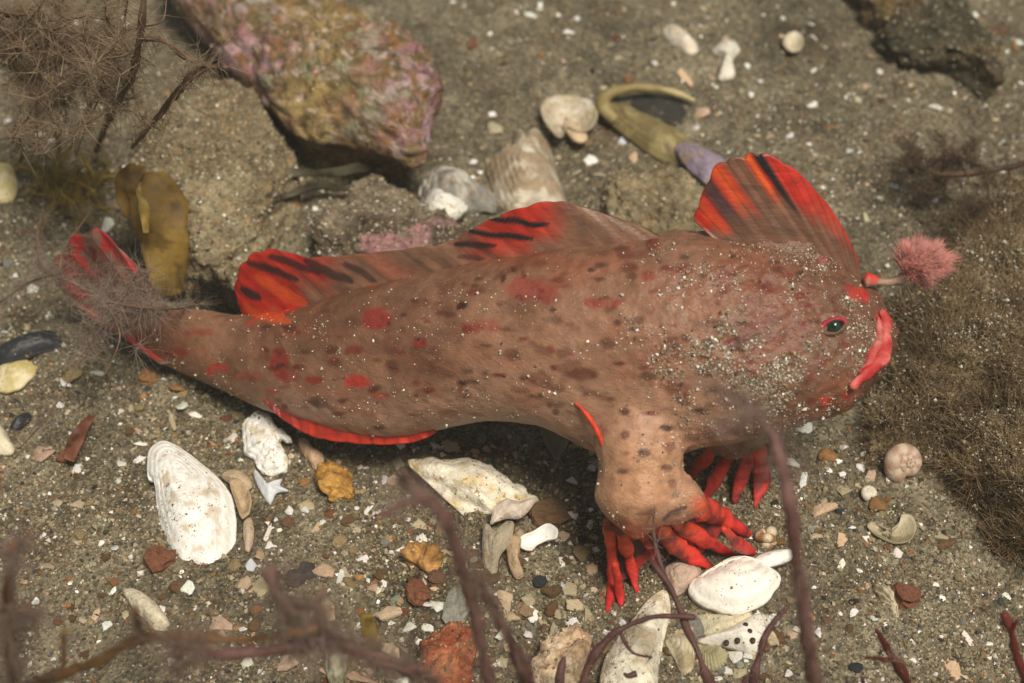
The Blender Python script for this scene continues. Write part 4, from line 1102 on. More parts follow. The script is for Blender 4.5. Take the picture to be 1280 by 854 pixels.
def fin(name, rays, off, colour, dashes, nu=120, nv=36, thick=.03, ripple=.03, nray=10, sway=.12, flare=.0, label=None, ragged=.0, rayline=.34):
    """fin membrane between traced ray roots and tips, with raised rays; rays = (root x,y, tip x,y)"""
    R = catmull(np.array(rays, float), nu)
    if ragged:
        k = np.linspace(0, nray, nu)
        cut = ragged * (np.abs((k % 1) - .5) * 2) ** 2
        R[:, 2:] = R[:, 2:] - (R[:, 2:] - R[:, :2]) * cut[:, None]
    u = np.linspace(0, 1, nu); v = np.linspace(0, 1, nv)
    X = R[:, None, 0] * (1 - v)[None] + R[:, None, 2] * v[None]
    Y = R[:, None, 1] * (1 - v)[None] + R[:, None, 3] * v[None]
    rayw = np.cos(u * nray * 2 * np.pi)
    U2, V2 = np.meshgrid(u, v, indexing='ij')
    P = fpts(X, Y, off(U2, V2) + sway * V2 * np.sin(U2 * 9 + 1) + ripple * rayw[:, None] * (.3 + .7 * V2))
    nrm = np.array([0, -math.cos(math.radians(20)), math.sin(math.radians(20))])
    th = thick * (1.3 - v)[None, :, None] * (1 + .10 * rayw[:, None, None]) + flare * ((1 - v) ** 3.0)[None, :, None] * (np.sin(np.pi * np.clip(u, .04, .96)) ** .5)[:, None, None]
    A = (P + nrm * th).reshape(-1, 3); B = (P - nrm * th).reshape(-1, 3)
    c = colour(np.repeat(u, nv), np.tile(v, nu), X.ravel(), Y.ravel(), P.reshape(-1, 3))
    rl = sstep(np.cos(np.repeat(u, nv) * nray * 4 * np.pi), .72, .98) * sstep(np.tile(v, nu), .1, .4)
    c = c * (1 - rayline * rl)[:, None] * (1 + .18 * fbm(P.reshape(-1, 3) * 8, 3, 66))[:, None]
    c = dash_col(c, X.ravel() + 2.5 * fbm(P.reshape(-1, 3) * 5, 2, 61), Y.ravel() + 2 * fbm(P.reshape(-1, 3) * 5, 2, 62), dashes)
    g = grid_faces(nu, nv); N = nu * nv
    edge = np.concatenate([np.arange(nv), (np.arange(nu) * nv + nv - 1)[1:], ((nu - 1) * nv + np.arange(nv))[::-1][1:], (np.arange(nu) * nv)[::-1][1:-1]])
    e2 = np.roll(edge, -1)
    rim = np.stack([edge, e2, e2 + N, edge + N], 1)
    o = fpart(name, np.concatenate([A, B]), [np.concatenate([g, g[:, ::-1] + N, rim[:, ::-1]])], np.concatenate([c, c]))
    if label: o['label'] = label
    return o

def c_front(u, v, x, y, P):
    c = np.tile(FRED, (len(u), 1))
    def band(a, b, cc, s=1.0, soft=.035):
        nonlocal c
        k = (s * sstep(u + .012 * fbm(P * 4, 2, 3), a - soft, a + soft) * (1 - sstep(u, b - soft, b + soft)))[:, None]
        c = c * (1 - k) + np.asarray(cc) * k
    band(.10, .15, FOR, .7)
    band(.165, .235, (.075, .05, .055), .95, .02)
    band(.245, .30, FOR)
    band(.315, .44, BROWN * .85, .95, .025)
    band(.45, .50, FOR, 1, .02)
    band(.52, .585, FDK, 1, .018)
    band(-.1, .03, BROWN * .9)
    k = (1 - sstep(v + .12 * fbm(np.stack([u * 14, v * 2, 0 * u], 1), 3, 5), .38, .74))[:, None] * .97
    c = c * (1 - k) + BROWN * k
    k = (sstep(u, .70, .90) * (1 - sstep(v - .4 * (1 - u), .55, 1.0)))[:, None] * .9
    return c * (1 - k) + BROWN * .9 * k
fin('front_dorsal_fin', FRONT,
    lambda u, v: -.14 * v, c_front, [], nray=9, ripple=.004, sway=.02, label='tall red fin with dark stripes above the eye', ragged=.03)
def c_rear(u, v, x, y, P):
    n = fbm(np.stack([u * 20, v * 1.2, 0 * u], 1), 3, 15)
    n2 = fbm(np.stack([u * 60, v * 1.5, 0 * u + 4], 1), 2, 18)
    red = np.maximum(1 - sstep(x, 345, 470), np.exp(-((x - 645) / 55) ** 4))
    k = np.clip(red * sstep(v + .2 * n, .22, .7) * .95 + .6 * sstep(n, -.1, .5) * (1 - sstep(x, 480, 600)) * sstep(v, .1, .5), 0, 1)[:, None]
    c = BROWN * (1.15 + .35 * n2)[:, None]
    dk = (sstep(n2, .15, .6) * (1 - sstep(x, 380, 470)) * .5)[:, None]
    c = c * (1 - dk) + np.array([.06, .035, .03]) * dk
    k = k * (1 - .72 * (sstep(x, 395, 450) * (1 - sstep(x, 540, 590))))[:, None]
    return c * (1 - k) + FRED * (.85 + .3 * n2)[:, None] * k
fin('rear_dorsal_fin', REAR,
    lambda u, v: -.13 * v, c_rear,
    REAR_DASH,
    nu=220, nv=30, nray=18, ripple=.003, sway=.01, rayline=.12, label='long low red and brown back fin with black dashes', ragged=.03)
def c_tail(u, v, x, y, P):
    n = fbm(P * 3, 3, 19)
    k = (sstep(v + .35 * n, .62, .85) * sstep(fbm(P * 4, 3, 33), -.35, .15))[:, None]
    c = np.array([.22, .12, .085]) * (1 + .3 * n)[:, None]
    return c * (1 - k) + np.array([.50, .03, .035]) * k
fin('tail_fin', [(225, 452, 200, 456), (215, 448, 158, 424), (208, 444, 120, 402), (204, 438, 84, 372), (202, 432, 66, 342), (202, 428, 74, 312), (204, 420, 96, 292), (208, 414, 122, 285), (213, 408, 152, 312), (222, 404, 188, 352)],
    lambda u, v: .05 + .12 * v, c_tail, [(160, 422, 210, 448, 9, (.6, .03, .03), .9), (112, 310, 122, 328, 4, (.15, .01, .02), .9), (122, 345, 150, 372, 7, (.10, .012, .02), .8), (85, 325, 130, 360, 5, BROWN, .7)],
    nu=110, nv=30, nray=7, ripple=.012, sway=.06, label='ragged red edged tail fin veiled in silt', ragged=.07)
def c_anal(u, v, x, y, P):
    n = fbm(P * 3, 3, 29)
    c = np.array([.66, .05, .025]) * (1 + .2 * n)[:, None]
    k = ((1 - sstep(x, 350, 395)) * .7)[:, None]
    return c * (1 - k) + np.array([.25, .03, .03]) * k
fin('anal_fin', [(332, 478, 330, 500), (345, 490, 348, 520), (372, 502, 378, 540), (405, 512, 402, 549), (440, 518, 440, 554), (475, 522, 480, 556), (510, 524, 520, 552), (535, 524, 545, 541)],
    lambda u, v: .36 + .12 * v, c_anal, [], nu=90, nv=20, nray=9, ripple=.012, sway=.03, label='bright red fin under the belly', ragged=.03)

# thin red edge of the fin behind the arm
P = catmull(np.array([fpt(719, 504, 1.12), fpt(732, 517, 1.2), fpt(745, 537, 1.26), (fpt(755, 560, 1.30)), fpt(762, 588, 1.30)]), 24)
v_, f_ = tube(P, [.012, .022, .03, .036, .02], 8, rough=.5)
fpart('pelvic_fin', v_, f_, np.tile([.62, .05, .02], (len(v_), 1)), 'soft')

# fingers of the two hands
def finger(pts, rad, c0=(.62, .05, .025), c1=(.66, .025, .03), tipground=False, flat=.36):
    P = np.array([fpt(a, b, o) for a, b, o in pts])
    if tipground:
        a, b, _ = pts[-1]
        P[-1] = at_ground(a, b, rad[-1] * .5)
        m = len(P)
        for k in range(1, m - 1):          # ease the knuckles between palm and ground contact
            a, b, _ = pts[k]
            t = k / (m - 1)
            g = at_ground(a, b, rad[-1] * .5); q = P[k]
            d = np.linalg.norm(q - CAM_C) * (1 - t ** 1.3) + np.linalg.norm(g - CAM_C) * t ** 1.3
            P[k] = CAM_C + ray(a, b) * d
    Pc = catmull(P, 22)
    PATHS.append(Pc)
    v_, f_ = tube(Pc, np.array(rad) * .8, 10, ((0, -.7, .7), flat), rough=.4, seed=int(pts[0][0]))
    t = np.concatenate([np.repeat(np.linspace(0, 1, 22), 10), [0, 1]])
    return fpart('finger', v_, f_, mixc(mixc(c0, c1, t), [.10, .02, .02], .8 * sstep(fbm(v_ * np.array([5, 5, 5]), 3, 55), .25, .6)) * (1 + .25 * fbm(v_ * 6, 2, 5))[:, None], 'soft')
PATHS = []
OR = (.55, .09, .03)
finger([(762, 650, 1.35), (762, 672, 1.35), (766, 698, 1.3), (766, 730, 1.2), (759, 764, 1.1)], [.09, .10, .08, .08, .06, .03], OR, tipground=True)
finger([(774, 652, 1.38), (782, 682, 1.35), (789, 708, 1.3), (797, 740, 1.25)], [.09, .10, .075, .085, .03], OR, tipground=True)
finger([(788, 652, 1.38), (801, 664, 1.4), (813, 686, 1.3), (822, 712, 1.25)], [.09, .08, .07, .03], OR, tipground=True)
finger([(768, 705, 1.3), (774, 735, 1.3), (776, 757, 1.2)], [.05, .06, .055, .02], tipground=True)
finger([(850, 628, 1.3), (868, 630, 1.35), (897, 645, 1.3), (938, 669, 1.25)], [.12, .14, .15, .12, .03], OR, tipground=True)
finger([(836, 645, 1.35), (850, 657, 1.35), (880, 674, 1.3), (918, 694, 1.25)], [.09, .10, .11, .10, .03], OR, tipground=True)
finger([(826, 652, 1.38), (834, 669, 1.36), (856, 692, 1.3), (890, 709, 1.25)], [.09, .10, .12, .10, .03], OR, tipground=True)
finger([(905, 662, 1.3), (922, 678, 1.3), (943, 692, 1.25)], [.05, .08, .08, .03], tipground=True)
for pts, r in (([(912, 555, -.3), (909, 572, -.2), (894, 602, -.1), (879, 624, 0)], [.09, .09, .11, .04]), ([(932, 555, -.3), (935, 572, -.2), (926, 600, -.1), (918, 628, 0)], [.10, .12, .12, .04]),
               ([(945, 555, -.3), (951, 572, -.2), (951, 600, -.1), (944, 633, 0)], [.10, .11, .12, .04]), ([(890, 562, -.2), (872, 586, -.1), (856, 602, 0)], [.08, .09, .04])):
    finger(pts, r, (.50, .06, .03), (.42, .03, .03), tipground=True)
# dark web between the fingers
def web(A, B, sag=.05):
    s = np.linspace(0, 1, 7)
    V = (A[:17, None] * (1 - s)[None, :, None] + B[:17, None] * s[None, :, None])
    V = V - np.array([0, -.7, .7]) * (sag * np.sin(s * np.pi))[None, :, None] - np.array([0, 0, .03])
    V = V.reshape(-1, 3); m = len(V)
    n_ = np.array([0, -.7, .7]) * .012
    g = grid_faces(17, 7)
    return fpart('web', np.concatenate([V + n_, V - n_]), [np.concatenate([g, g[:, ::-1] + m])], mixc([.30, .03, .025], [.035, .018, .02], sstep(fbm(np.concatenate([V, V]) * 5, 3, 3), -.35, .3)), 'soft')
web(PATHS[4], PATHS[5]); web(PATHS[5], PATHS[6]); web(PATHS[1], PATHS[2]); web(PATHS[0], PATHS[1])

# mouth, eye, lure
def nearest_surface(px, py):
    d = ray(px, py)
    q = fv - CAM_C
    t = q @ d
    dist = np.linalg.norm(q - t[:, None] * d, axis=1)
    ok = np.where(dist < .06)[0]
    if not len(ok): ok = np.argsort(dist)[:5]
    k = ok[np.argmin(t[ok])]
    return CAM_C + d * t[k]
lp = [(1103, 388), (1107, 402), (1107, 420), (1101, 440), (1090, 458), (1077, 472), (1064, 484)]
P = catmull(np.array([nearest_surface(a, b) for a, b in lp]), 40)
k = np.arange(40)
v_, f_ = tube(P, .042 + .012 * np.sin(k * .9) * rng.random(40) + .028 * np.sin(np.linspace(0, 1, 40) * np.pi), 12, ((0, .75, -.66), .5), rough=.9, seed=8)
fpart('lip', v_, f_, mixc([.40, .025, .025], [.58, .13, .11], sstep(fbm(v_ * 7, 3, 44), -.4, .6)), 'soft', smooth=True)
P2 = P[4:30] + np.array([-.07, -.01, .0])
v_, f_ = tube(P2, [.02, .06, .075, .055, .02], 10, rough=.3, seed=9)
fpart('upper_lip', v_, f_, mixc([.42, .05, .045], [.50, .17, .14], sstep(fbm(v_ * 7, 3, 45), -.3, .6)), 'soft')

ec = nearest_surface(1042, 408)
ed = ray(1042, 408)
def ball(c, r, n=20, m=14, sq=(1, 1, 1)):
    V = [[math.sin(t) * math.cos(p), math.sin(t) * math.sin(p), math.cos(t)] for t in np.linspace(.12, math.pi - .12, m) for p in np.linspace(0, 2 * np.pi, n, endpoint=False)]
    V = np.array(V + [[0, 0, 1], [0, 0, -1]]) * r * np.array(sq) + c
    j = np.arange(n); j2 = (j + 1) % n
    return V, [grid_faces(m, n, True), np.concatenate([np.stack([np.full(n, m * n), j, j2], 1), np.stack([np.full(n, m * n + 1), (m - 1) * n + j2, (m - 1) * n + j], 1)])]
eye_c = ec + ed * .05
v_, f_ = ball(eye_c, .088)
M['eye'] = attr_mat('wet_eye', rough=.08, spec=.7, bump=0, vary=.1)
dd = np.linalg.norm(v_ - (eye_c - ed * .10), axis=1)
ecol = mixc([.008, .015, .012], [.006, .045, .02], sstep(dd, .03, .045) * (1 - sstep(dd, .06, .08)))
eye = fpart('eye', v_, f_, ecol, 'eye')
t = np.linspace(0, 2 * np.pi, 40)
ax = np.array([1.0, 0, 0]); ay = np.cross(ax, ed); ay /= np.linalg.norm(ay)
ring = ec + ed * .01 + np.outer(np.cos(t) * .12, ax) + np.outer(np.sin(t) * .07, ay if ay[2] > 0 else -ay)
ring = ring + np.outer(np.cos(t) * .03, ay if ay[2] > 0 else -ay)
v_, f_ = tube(ring, [.026, .026], 10)
px_, py_ = proj(v_)
fpart('eyelid', v_, f_, mixc([.15, .07, .05], [.36, .02, .035], sstep(-(py_ - 406) + .3 * (1042 - px_), -5, 3)), 'soft', eye)

lr = [fpt(1082, 350, .15), fpt(1098, 352, .15), fpt(1112, 353, .15), fpt(1124, 350, .15), fpt(1134, 343, .15)]
P = catmull(np.array(lr), 24)
v_, f_ = tube(P, [.08, .05, .035, .04, .07], 10, rough=.5, seed=3)
lure = fpart('lure', v_, f_, mixc([.30, .19, .14], [.55, .04, .03], sstep(fbm(v_ * 4, 2, 71) + .8 * sstep(proj(v_)[0], 1105, 1130), .2, .7)), 'soft')
bc = fpt(1148, 331, .15)
v_, f_ = ball(np.zeros(3), 1.0, 28, 18, (.21, .15, .17))
sp = fpt(1118, 355, .15)
ldir = bc - sp; ldir /= np.linalg.norm(ldir)
def egg(q):                     # blunt at the far end, narrowing to the stalk
    q = q * np.array([1, 1, 1]) * (1 + .25 * (q @ ldir) / .29)[:, None]
    return bc + q
bulb = fpart('lure_bulb', egg(v_), f_, np.tile([.55, .20, .17], (len(v_), 1)), 'soft', lure)
n_ = 13000
d_ = rng.normal(size=(n_, 3)); d_ /= np.linalg.norm(d_, axis=1)[:, None]
rt = egg(d_ * np.array([.20, .14, .16]))
hd = rt - sp; hd /= np.linalg.norm(hd, axis=1)[:, None]
ln = .115 * rng.uniform(.4, 1.3, n_) * (1 + .8 * fbm(d_ * 3.2, 2, 77))
v_, f_, m_ = hairs(rt, d_ * .6 + hd * .7 + rng.normal(size=(n_, 3)) * .1, ln, .0036, curl=.15)
o = fpart('lure_filaments', v_, f_, np.repeat(mixc([.72, .24, .20], [.80, .48, .42], rng.random(n_)), m_, 0), 'fuzz', lure)
tag(o, kind='stuff')

# grit lying on the fish
def wgrit(c, N):
    W = c + root
    x, y = proj(W)
    face = np.clip(-(N @ CAM_F), 0, 1)
    head = .07 + 1.6 * np.exp(-(((x - 985) / 110) ** 2 + ((y - 430) / 85) ** 2)) + .5 * np.exp(-(((x - 900) / 120) ** 2 + ((y - 400) / 110) ** 2)) + .35 * np.exp(-(((x - 400) / 60) ** 2 + ((y - 410) / 15) ** 2))
    clump = np.clip(fbm(W * 2.6, 4, 301, .8) + .3, 0, 1) ** 1.3 + .05
    return face * head * clump
P, N = surf_sample(fish_me, 9500, wgrit)
sz = .0045 + .007 * rng.random(len(P)) + .02 * rng.random(len(P)) ** 14
pr = np.array([.12, .20, .06, .26, .03, .02, .18, .10, .05, .01])
v_, f_, c_ = grains(P + root + N * (sz * .3)[:, None], sz, grain_cols(len(P), pr))
tag(link('fish_grit', make_mesh('fish_grit', v_, f_, c_, False), M['grain']), 'pale sand grains dusted over the head and flank of the fish', 'sand', kind='stuff')

# ------------------------------------------------------------------ algae
def alga(name, label, branches, col0, col1, fuzz=0, flen=.25, frad=.006, fcol=None, cat='seaweed', sides=8, spread=1.0, thin=.46, rise=1.0):
    """branches = list of (points (px,py,height above sand), radii); first is the main stem"""
    paths = []
    for pts, rad in branches:
        P = np.array([at_h(a, b, h * rise if h > .3 else h) for a, b, h in pts])
        paths.append((catmull(P, max(14, 7 * len(pts))), rad))
    base = paths[0][0][np.argmin(paths[0][0][:, 2])].copy()
    t = thing(name, label, cat, base)
    for i, (P, rad) in enumerate(paths):
        v, f = tube(P, np.array(rad) * thin, sides, rough=.5, seed=i + len(name))
        c = mixc(col0, col1, sstep(fbm(v * 1.2, 3, i + 3), -.4, .6))
        o = link('stem' if i == 0 else 'branch', make_mesh('stem', v - base, f, c), M['alga']); o.parent = t
    if fuzz:
        L = np.array([np.linalg.norm(np.diff(P, axis=0), axis=1).sum() for P, _ in paths])
        R, D = [], []
        for (P, rad), n in zip(paths, (fuzz * L / L.sum()).astype(int)):
            s = rng.random(n) * (len(P) - 1); k = s.astype(int)
            q = P[k] + (P[np.minimum(k + 1, len(P) - 1)] - P[k]) * (s - k)[:, None]
            den = fbm(q * 1.4, 2, 9)
            q = q[den > -.25]
            R.append(q); D.append(rng.normal(size=q.shape))
        R = np.concatenate(R); D = np.concatenate(D) * np.array([1, 1, spread])
        v, f, m = hairs(R, D, flen * rng.uniform(.3, 1.2, len(R)), frad, curl=.5)
        fc = np.repeat(mixc(fcol[0], fcol[1], rng.random(len(R))), m, 0)
        o = link('filaments', make_mesh('filaments', v - base, f, fc), M['fuzz']); o.parent = t
        tag(o, kind='stuff')
    return t
PUR0, PUR1 = (.12, .052, .048), (.25, .125, .11)
FZ = ((.22, .145, .115), (.38, .28, .22))
alga('forked_alga', 'purple brown forked alga stem arching up under the fish belly',
     [([(640, 1010, 0), (622, 900, 1.2), (606, 830, 1.9), (592, 765, 2.4), (576, 705, 2.8), (560, 655, 3.1), (533, 624, 3.3), (495, 597, 3.4)], [.13, .12, .11, .10, .095, .06]),
      ([(690, 960, .4), (662, 860, 1.5), (640, 805, 2.0), (612, 755, 2.4), (594, 718, 2.65)], [.16, .15, .13, .10, .06]),
      ([(533, 624, 3.3), (510, 626, 3.4), (480, 640, 3.5)], [.08, .06, .03]), ([(512, 606, 3.35), (500, 590, 3.5)], [.05, .03])], PUR0, PUR1, 1300, .24, .0045, FZ, rise=1.6)
alga('arching_alga', 'tall purple brown alga stem arching beside the hand towards the chin',
     [([(1050, 1020, 0), (1028, 900, 1.2), (1012, 820, 2.0), (1002, 750, 2.5), (995, 690, 2.9), (986, 630, 3.2), (974, 570, 3.4), (952, 525, 3.5), (922, 497, 3.55)], [.15, .14, .13, .13, .12, .10, .07, .04]),
      ([(930, 505, 3.5), (905, 490, 3.6), (885, 486, 3.7)], [.05, .04, .02]), ([(945, 520, 3.5), (905, 535, 3.6), (870, 555, 3.7)], [.03, .025, .015]), ([(980, 600, 3.3), (1010, 580, 3.4)], [.03, .015])], PUR0, PUR1, 900, .28, .0045, ((.24, .16, .12), (.40, .30, .24)), rise=1.6)
alga('trailing_alga', 'purple branching alga trailing over the sand below the oval shell',
     [([(590, 960, 0), (560, 880, 1.0), (525, 846, 1.5), (480, 828, 1.9), (440, 810, 2.1), (405, 800, 2.2), (365, 808, 2.3), (300, 817, 2.3), (250, 815, 2.3), (212, 806, 2.3)], [.14, .14, .13, .13, .13, .12, .11, .10, .07, .03]),
      ([(405, 798, 2.2), (380, 782, 2.35), (355, 760, 2.5), (342, 735, 2.7), (338, 712, 2.8)], [.11, .08, .07, .07, .09]), ([(404, 797, 2.2), (403, 770, 2.4), (398, 748, 2.5)], [.07, .05, .03]),
      ([(370, 775, 2.4), (368, 755, 2.5)], [.05, .03]), ([(365, 770, 2.4), (385, 758, 2.5)], [.04, .03]), ([(250, 816, 2.3), (230, 828, 2.2), (218, 838, 2.1)], [.05, .03])], PUR0, PUR1, 3000, .34, .0045, FZ, rise=1.6)
alga('yellow_stemmed_alga', 'yellow brown alga stem running out of the lower left foreground',
     [([(-60, 930, 0), (20, 872, 1.2), (60, 848, 1.7), (120, 828, 2.0), (165, 802, 2.2), (215, 796, 2.3), (300, 800, 2.35), (350, 793, 2.4), (400, 785, 2.4)], [.13, .13, .13, .12, .11, .09, .07, .04]),
      ([(171, 800, 2.2), (171, 780, 2.4), (168, 762, 2.6)], [.07, .065, .06]), ([(78, 842, 1.8), (80, 815, 2.0), (79, 790, 2.2)], [.06, .05, .05])], (.14, .07, .025), (.26, .13, .05), 500, .22, .006, FZ, rise=1.6)
alga('upright_brown_alga', 'brown upright alga stem at the left beside the cream crescent shell',
     [([(22, 930, 0), (18, 860, 1.6), (12, 800, 2.2), (10, 740, 2.6), (18, 680, 3.0)], [.12, .12, .11, .10, .06]), ([(14, 770, 2.4), (35, 770, 2.5), (50, 768, 2.6)], [.06, .04, .03])], (.13, .055, .03), (.20, .09, .05), 1600, .34, .0045, FZ, rise=1.6)
alga('shell_alga', 'dark purple alga with crossing stems lying over the triangular shell',
     [([(700, 930, 0), (722, 870, .7), (738, 828, 1.0), (765, 795, 1.2), (800, 776, 1.3), (835, 770, 1.35), (868, 772, 1.3)], [.09, .09, .09, .085, .08, .06]),
      ([(905, 900, .3), (882, 842, .9), (866, 802, 1.1), (851, 764, 1.3), (838, 735, 1.4), (822, 712, 1.5), (812, 700, 1.5)], [.10, .10, .09, .09, .08, .05]),
      ([(838, 735, 1.4), (824, 700, 1.5), (817, 665, 1.6), (818, 640, 1.6)], [.05, .06, .06, .03]), ([(775, 790, 1.2), (790, 815, 1.1), (815, 822, 1.1)], [.05, .04, .02]),
      ([(700, 872, .8), (700, 845, 1.0), (705, 822, 1.1)], [.08, .07, .05]), ([(795, 842, 1.0), (785, 845, 1.0), (780, 842, 1.0)], [.06, .05, .03]), ([(830, 650, 1.6), (840, 640, 1.6), (858, 634, 1.6)], [.03, .05, .03])], PUR0, (.15, .07, .06), 300, .16, .006, FZ)
alga('slanting_alga', 'short rust purple alga sprig beside the drilled shell',
     [([(930, 930, 0), (940, 860, .9), (950, 815, 1.2), (962, 785, 1.35), (985, 758, 1.5)], [.09, .09, .08, .08, .05]), ([(945, 840, 1.0), (932, 850, 1.0), (920, 868, .8)], [.05, .05, .04])], PUR0, (.16, .08, .06), 150, .14, .006, FZ)
alga('red_alga', 'dark red forked alga blades rising from the lower right sand',
     [([(1160, 930, 0), (1135, 856, .7), (1115, 820, 1.0), (1095, 788, 1.2)], [.13, .12, .10, .06]), ([(1118, 826, 1.0), (1100, 824, 1.1), (1082, 822, 1.2)], [.07, .06, .04]), ([(1082, 870, .8), (1078, 848, 1.0)], [.05, .04])], (.09, .016, .013), (.15, .032, .024), 200, .14, .006, FZ, rise=1.6)
alga('corner_red_alga', 'dark red alga blade in the corner beyond the forked red one',
     [([(1300, 930, 0), (1284, 860, .7), (1270, 815, 1.0), (1262, 785, 1.2), (1255, 768, 1.3)], [.12, .11, .09, .09, .06]), ([(1264, 790, 1.2), (1272, 775, 1.3)], [.05, .03])], (.12, .018, .014), (.18, .035, .025), rise=1.6)

# feathery mass in the far left corner
def twigs(starts, n, length, rnd, hmin=.1):
    out = []
    for k in range(n):
        a, b, h = starts[rng.integers(len(starts))]
        ang = rng.uniform(0, 2 * np.pi)
        L = length * rng.uniform(.5, 1.2)
        pts = [(a, b, h)]
        for q in range(3):
            ang += rng.normal() * .5
            a += math.cos(ang) * L / 3; b += math.sin(ang) * L / 3; h = max(hmin, h + rng.normal() * .12)
            pts.append((a, b, h))
        r = rnd * rng.uniform(.6, 1.2)
        out.append((pts, [r, r * .8, r * .6, r * .35]))
    return out
alga('feathery_alga', 'blurred mass of feathery purple brown algae beside the encrusted rock',
     [([(120, 190, .2), (140, 140, 1.0), (165, 95, 1.6), (175, 45, 1.9), (182, -20, 2.2)], [.09, .09, .09, .08, .06]),
      ([(178, 48, 1.9), (205, 52, 2.0), (230, 70, 2.0), (255, 82, 2.0), (275, 84, 2.0)], [.07, .06, .06, .05, .03]), ([(262, 84, 2.0), (238, 96, 1.9), (215, 125, 1.6), (190, 155, 1.3), (165, 185, .9)], [.05, .08, .08, .07, .05])]
     + twigs([(60, 40, 1.4), (85, 55, 1.5), (40, 110, 1.1), (10, 50, 1.4), (100, 80, 1.4), (30, 90, 1.2), (130, 110, 1.4), (80, 130, 1.0), (150, 40, 1.7), (20, 20, 1.5), (110, 20, 1.7), (50, 60, 1.3)], 80, 80, .03),
     (.12, .065, .04), (.24, .15, .10), 9000, .34, .0055, ((.22, .145, .085), (.42, .31, .20)), rise=2.3)
alga('wiry_alga', 'thin red brown wiry alga on the sand at the left above the olive tuft',
     [([(22, 205, .1), (28, 190, .6), (16, 172, .9), (22, 150, 1.1), (32, 120, 1.3)], [.05, .045, .045, .04, .02]), ([(18, 172, .9), (0, 174, .9), (-20, 172, .9)], [.04, .035, .03]), ([(70, 125, 1.0), (75, 140, .9), (85, 150, .7)], [.04, .035, .02])], (.10, .035, .02), (.17, .07, .04))
alga('silt_veil_alga', 'fine silty filaments of brown alga spread over the tail fin',
     [([(258, 378, .12), (215, 386, 1.35), (150, 380, 1.5), (105, 362, 1.45), (75, 345, 1.3), (40, 352, 1.0), (0, 378, .5)], [.03, .04, .04, .04, .035, .03, .02]), ([(75, 345, 1.3), (52, 335, 1.3), (47, 300, 1.3), (55, 265, 1.2)], [.03, .03, .03, .02]),
      ([(75, 345, 1.3), (78, 318, 1.3), (95, 290, 1.3), (115, 262, 1.2)], [.035, .03, .03, .015]), ([(150, 380, 1.5), (120, 420, 1.2), (95, 460, .9), (60, 520, .5), (25, 560, .2)], [.03, .03, .03, .02]), ([(150, 380, 1.5), (165, 350, 1.6), (175, 330, 1.7)], [.03, .03, .02]), ([(130, 378, 1.5), (150, 420, 1.4), (130, 470, 1.0)], [.025, .02, .015])]
     + twigs([(150, 385, 1.5), (120, 380, 1.4), (180, 380, 1.5), (200, 395, 1.3), (140, 405, 1.3), (110, 440, 1.0), (165, 350, 1.5)], 16, 60, .014, .5), (.15, .085, .05), (.24, .15, .10), 3000, .40, .0026, ((.30, .22, .17), (.46, .37, .30)))
alga('turf_alga', 'dark twiggy brown alga on the sand above the pink lure',
     [([(1340, 175, .3), (1282, 203, .9), (1250, 211, .9), (1215, 217, .8), (1180, 219, .7), (1150, 212, .6), (1128, 204, .5)], [.11, .10, .09, .08, .07, .05, .02]), ([(1262, 212, .9), (1266, 228, .8), (1270, 248, .7)], [.07, .07, .06])]
     + twigs([(1150, 205, .6), (1165, 200, .6), (1180, 195, .6), (1200, 200, .7), (1140, 215, .4), (1170, 225, .5), (1215, 205, .7)], 60, 55, .016)
     + twigs([(1190, 250, .5), (1215, 265, .6), (1175, 270, .4), (1235, 250, .6), (1205, 290, .5), (1160, 245, .3)], 50, 50, .018), (.075, .042, .028), (.15, .085, .052), 7000, .14, .0045, ((.08, .05, .03), (.20, .135, .085)))
alga('olive_tuft', 'olive yellow alga tuft on the sand left of the kelp blade',
     [([(75, 250, .05), (72, 225, .5), (74, 195, .9), (70, 165, 1.1)], [.10, .10, .09, .05]), ([(73, 205, .8), (88, 185, 1.0), (95, 170, 1.1)], [.07, .06, .04])]
     + twigs([(60, 225, .4), (80, 225, .5), (100, 230, .4), (45, 215, .4), (120, 235, .4), (70, 240, .3), (95, 245, .3)], 26, 45, .045), (.30, .19, .03), (.48, .33, .07), 1500, .2, .008, ((.30, .20, .04), (.48, .36, .10)))

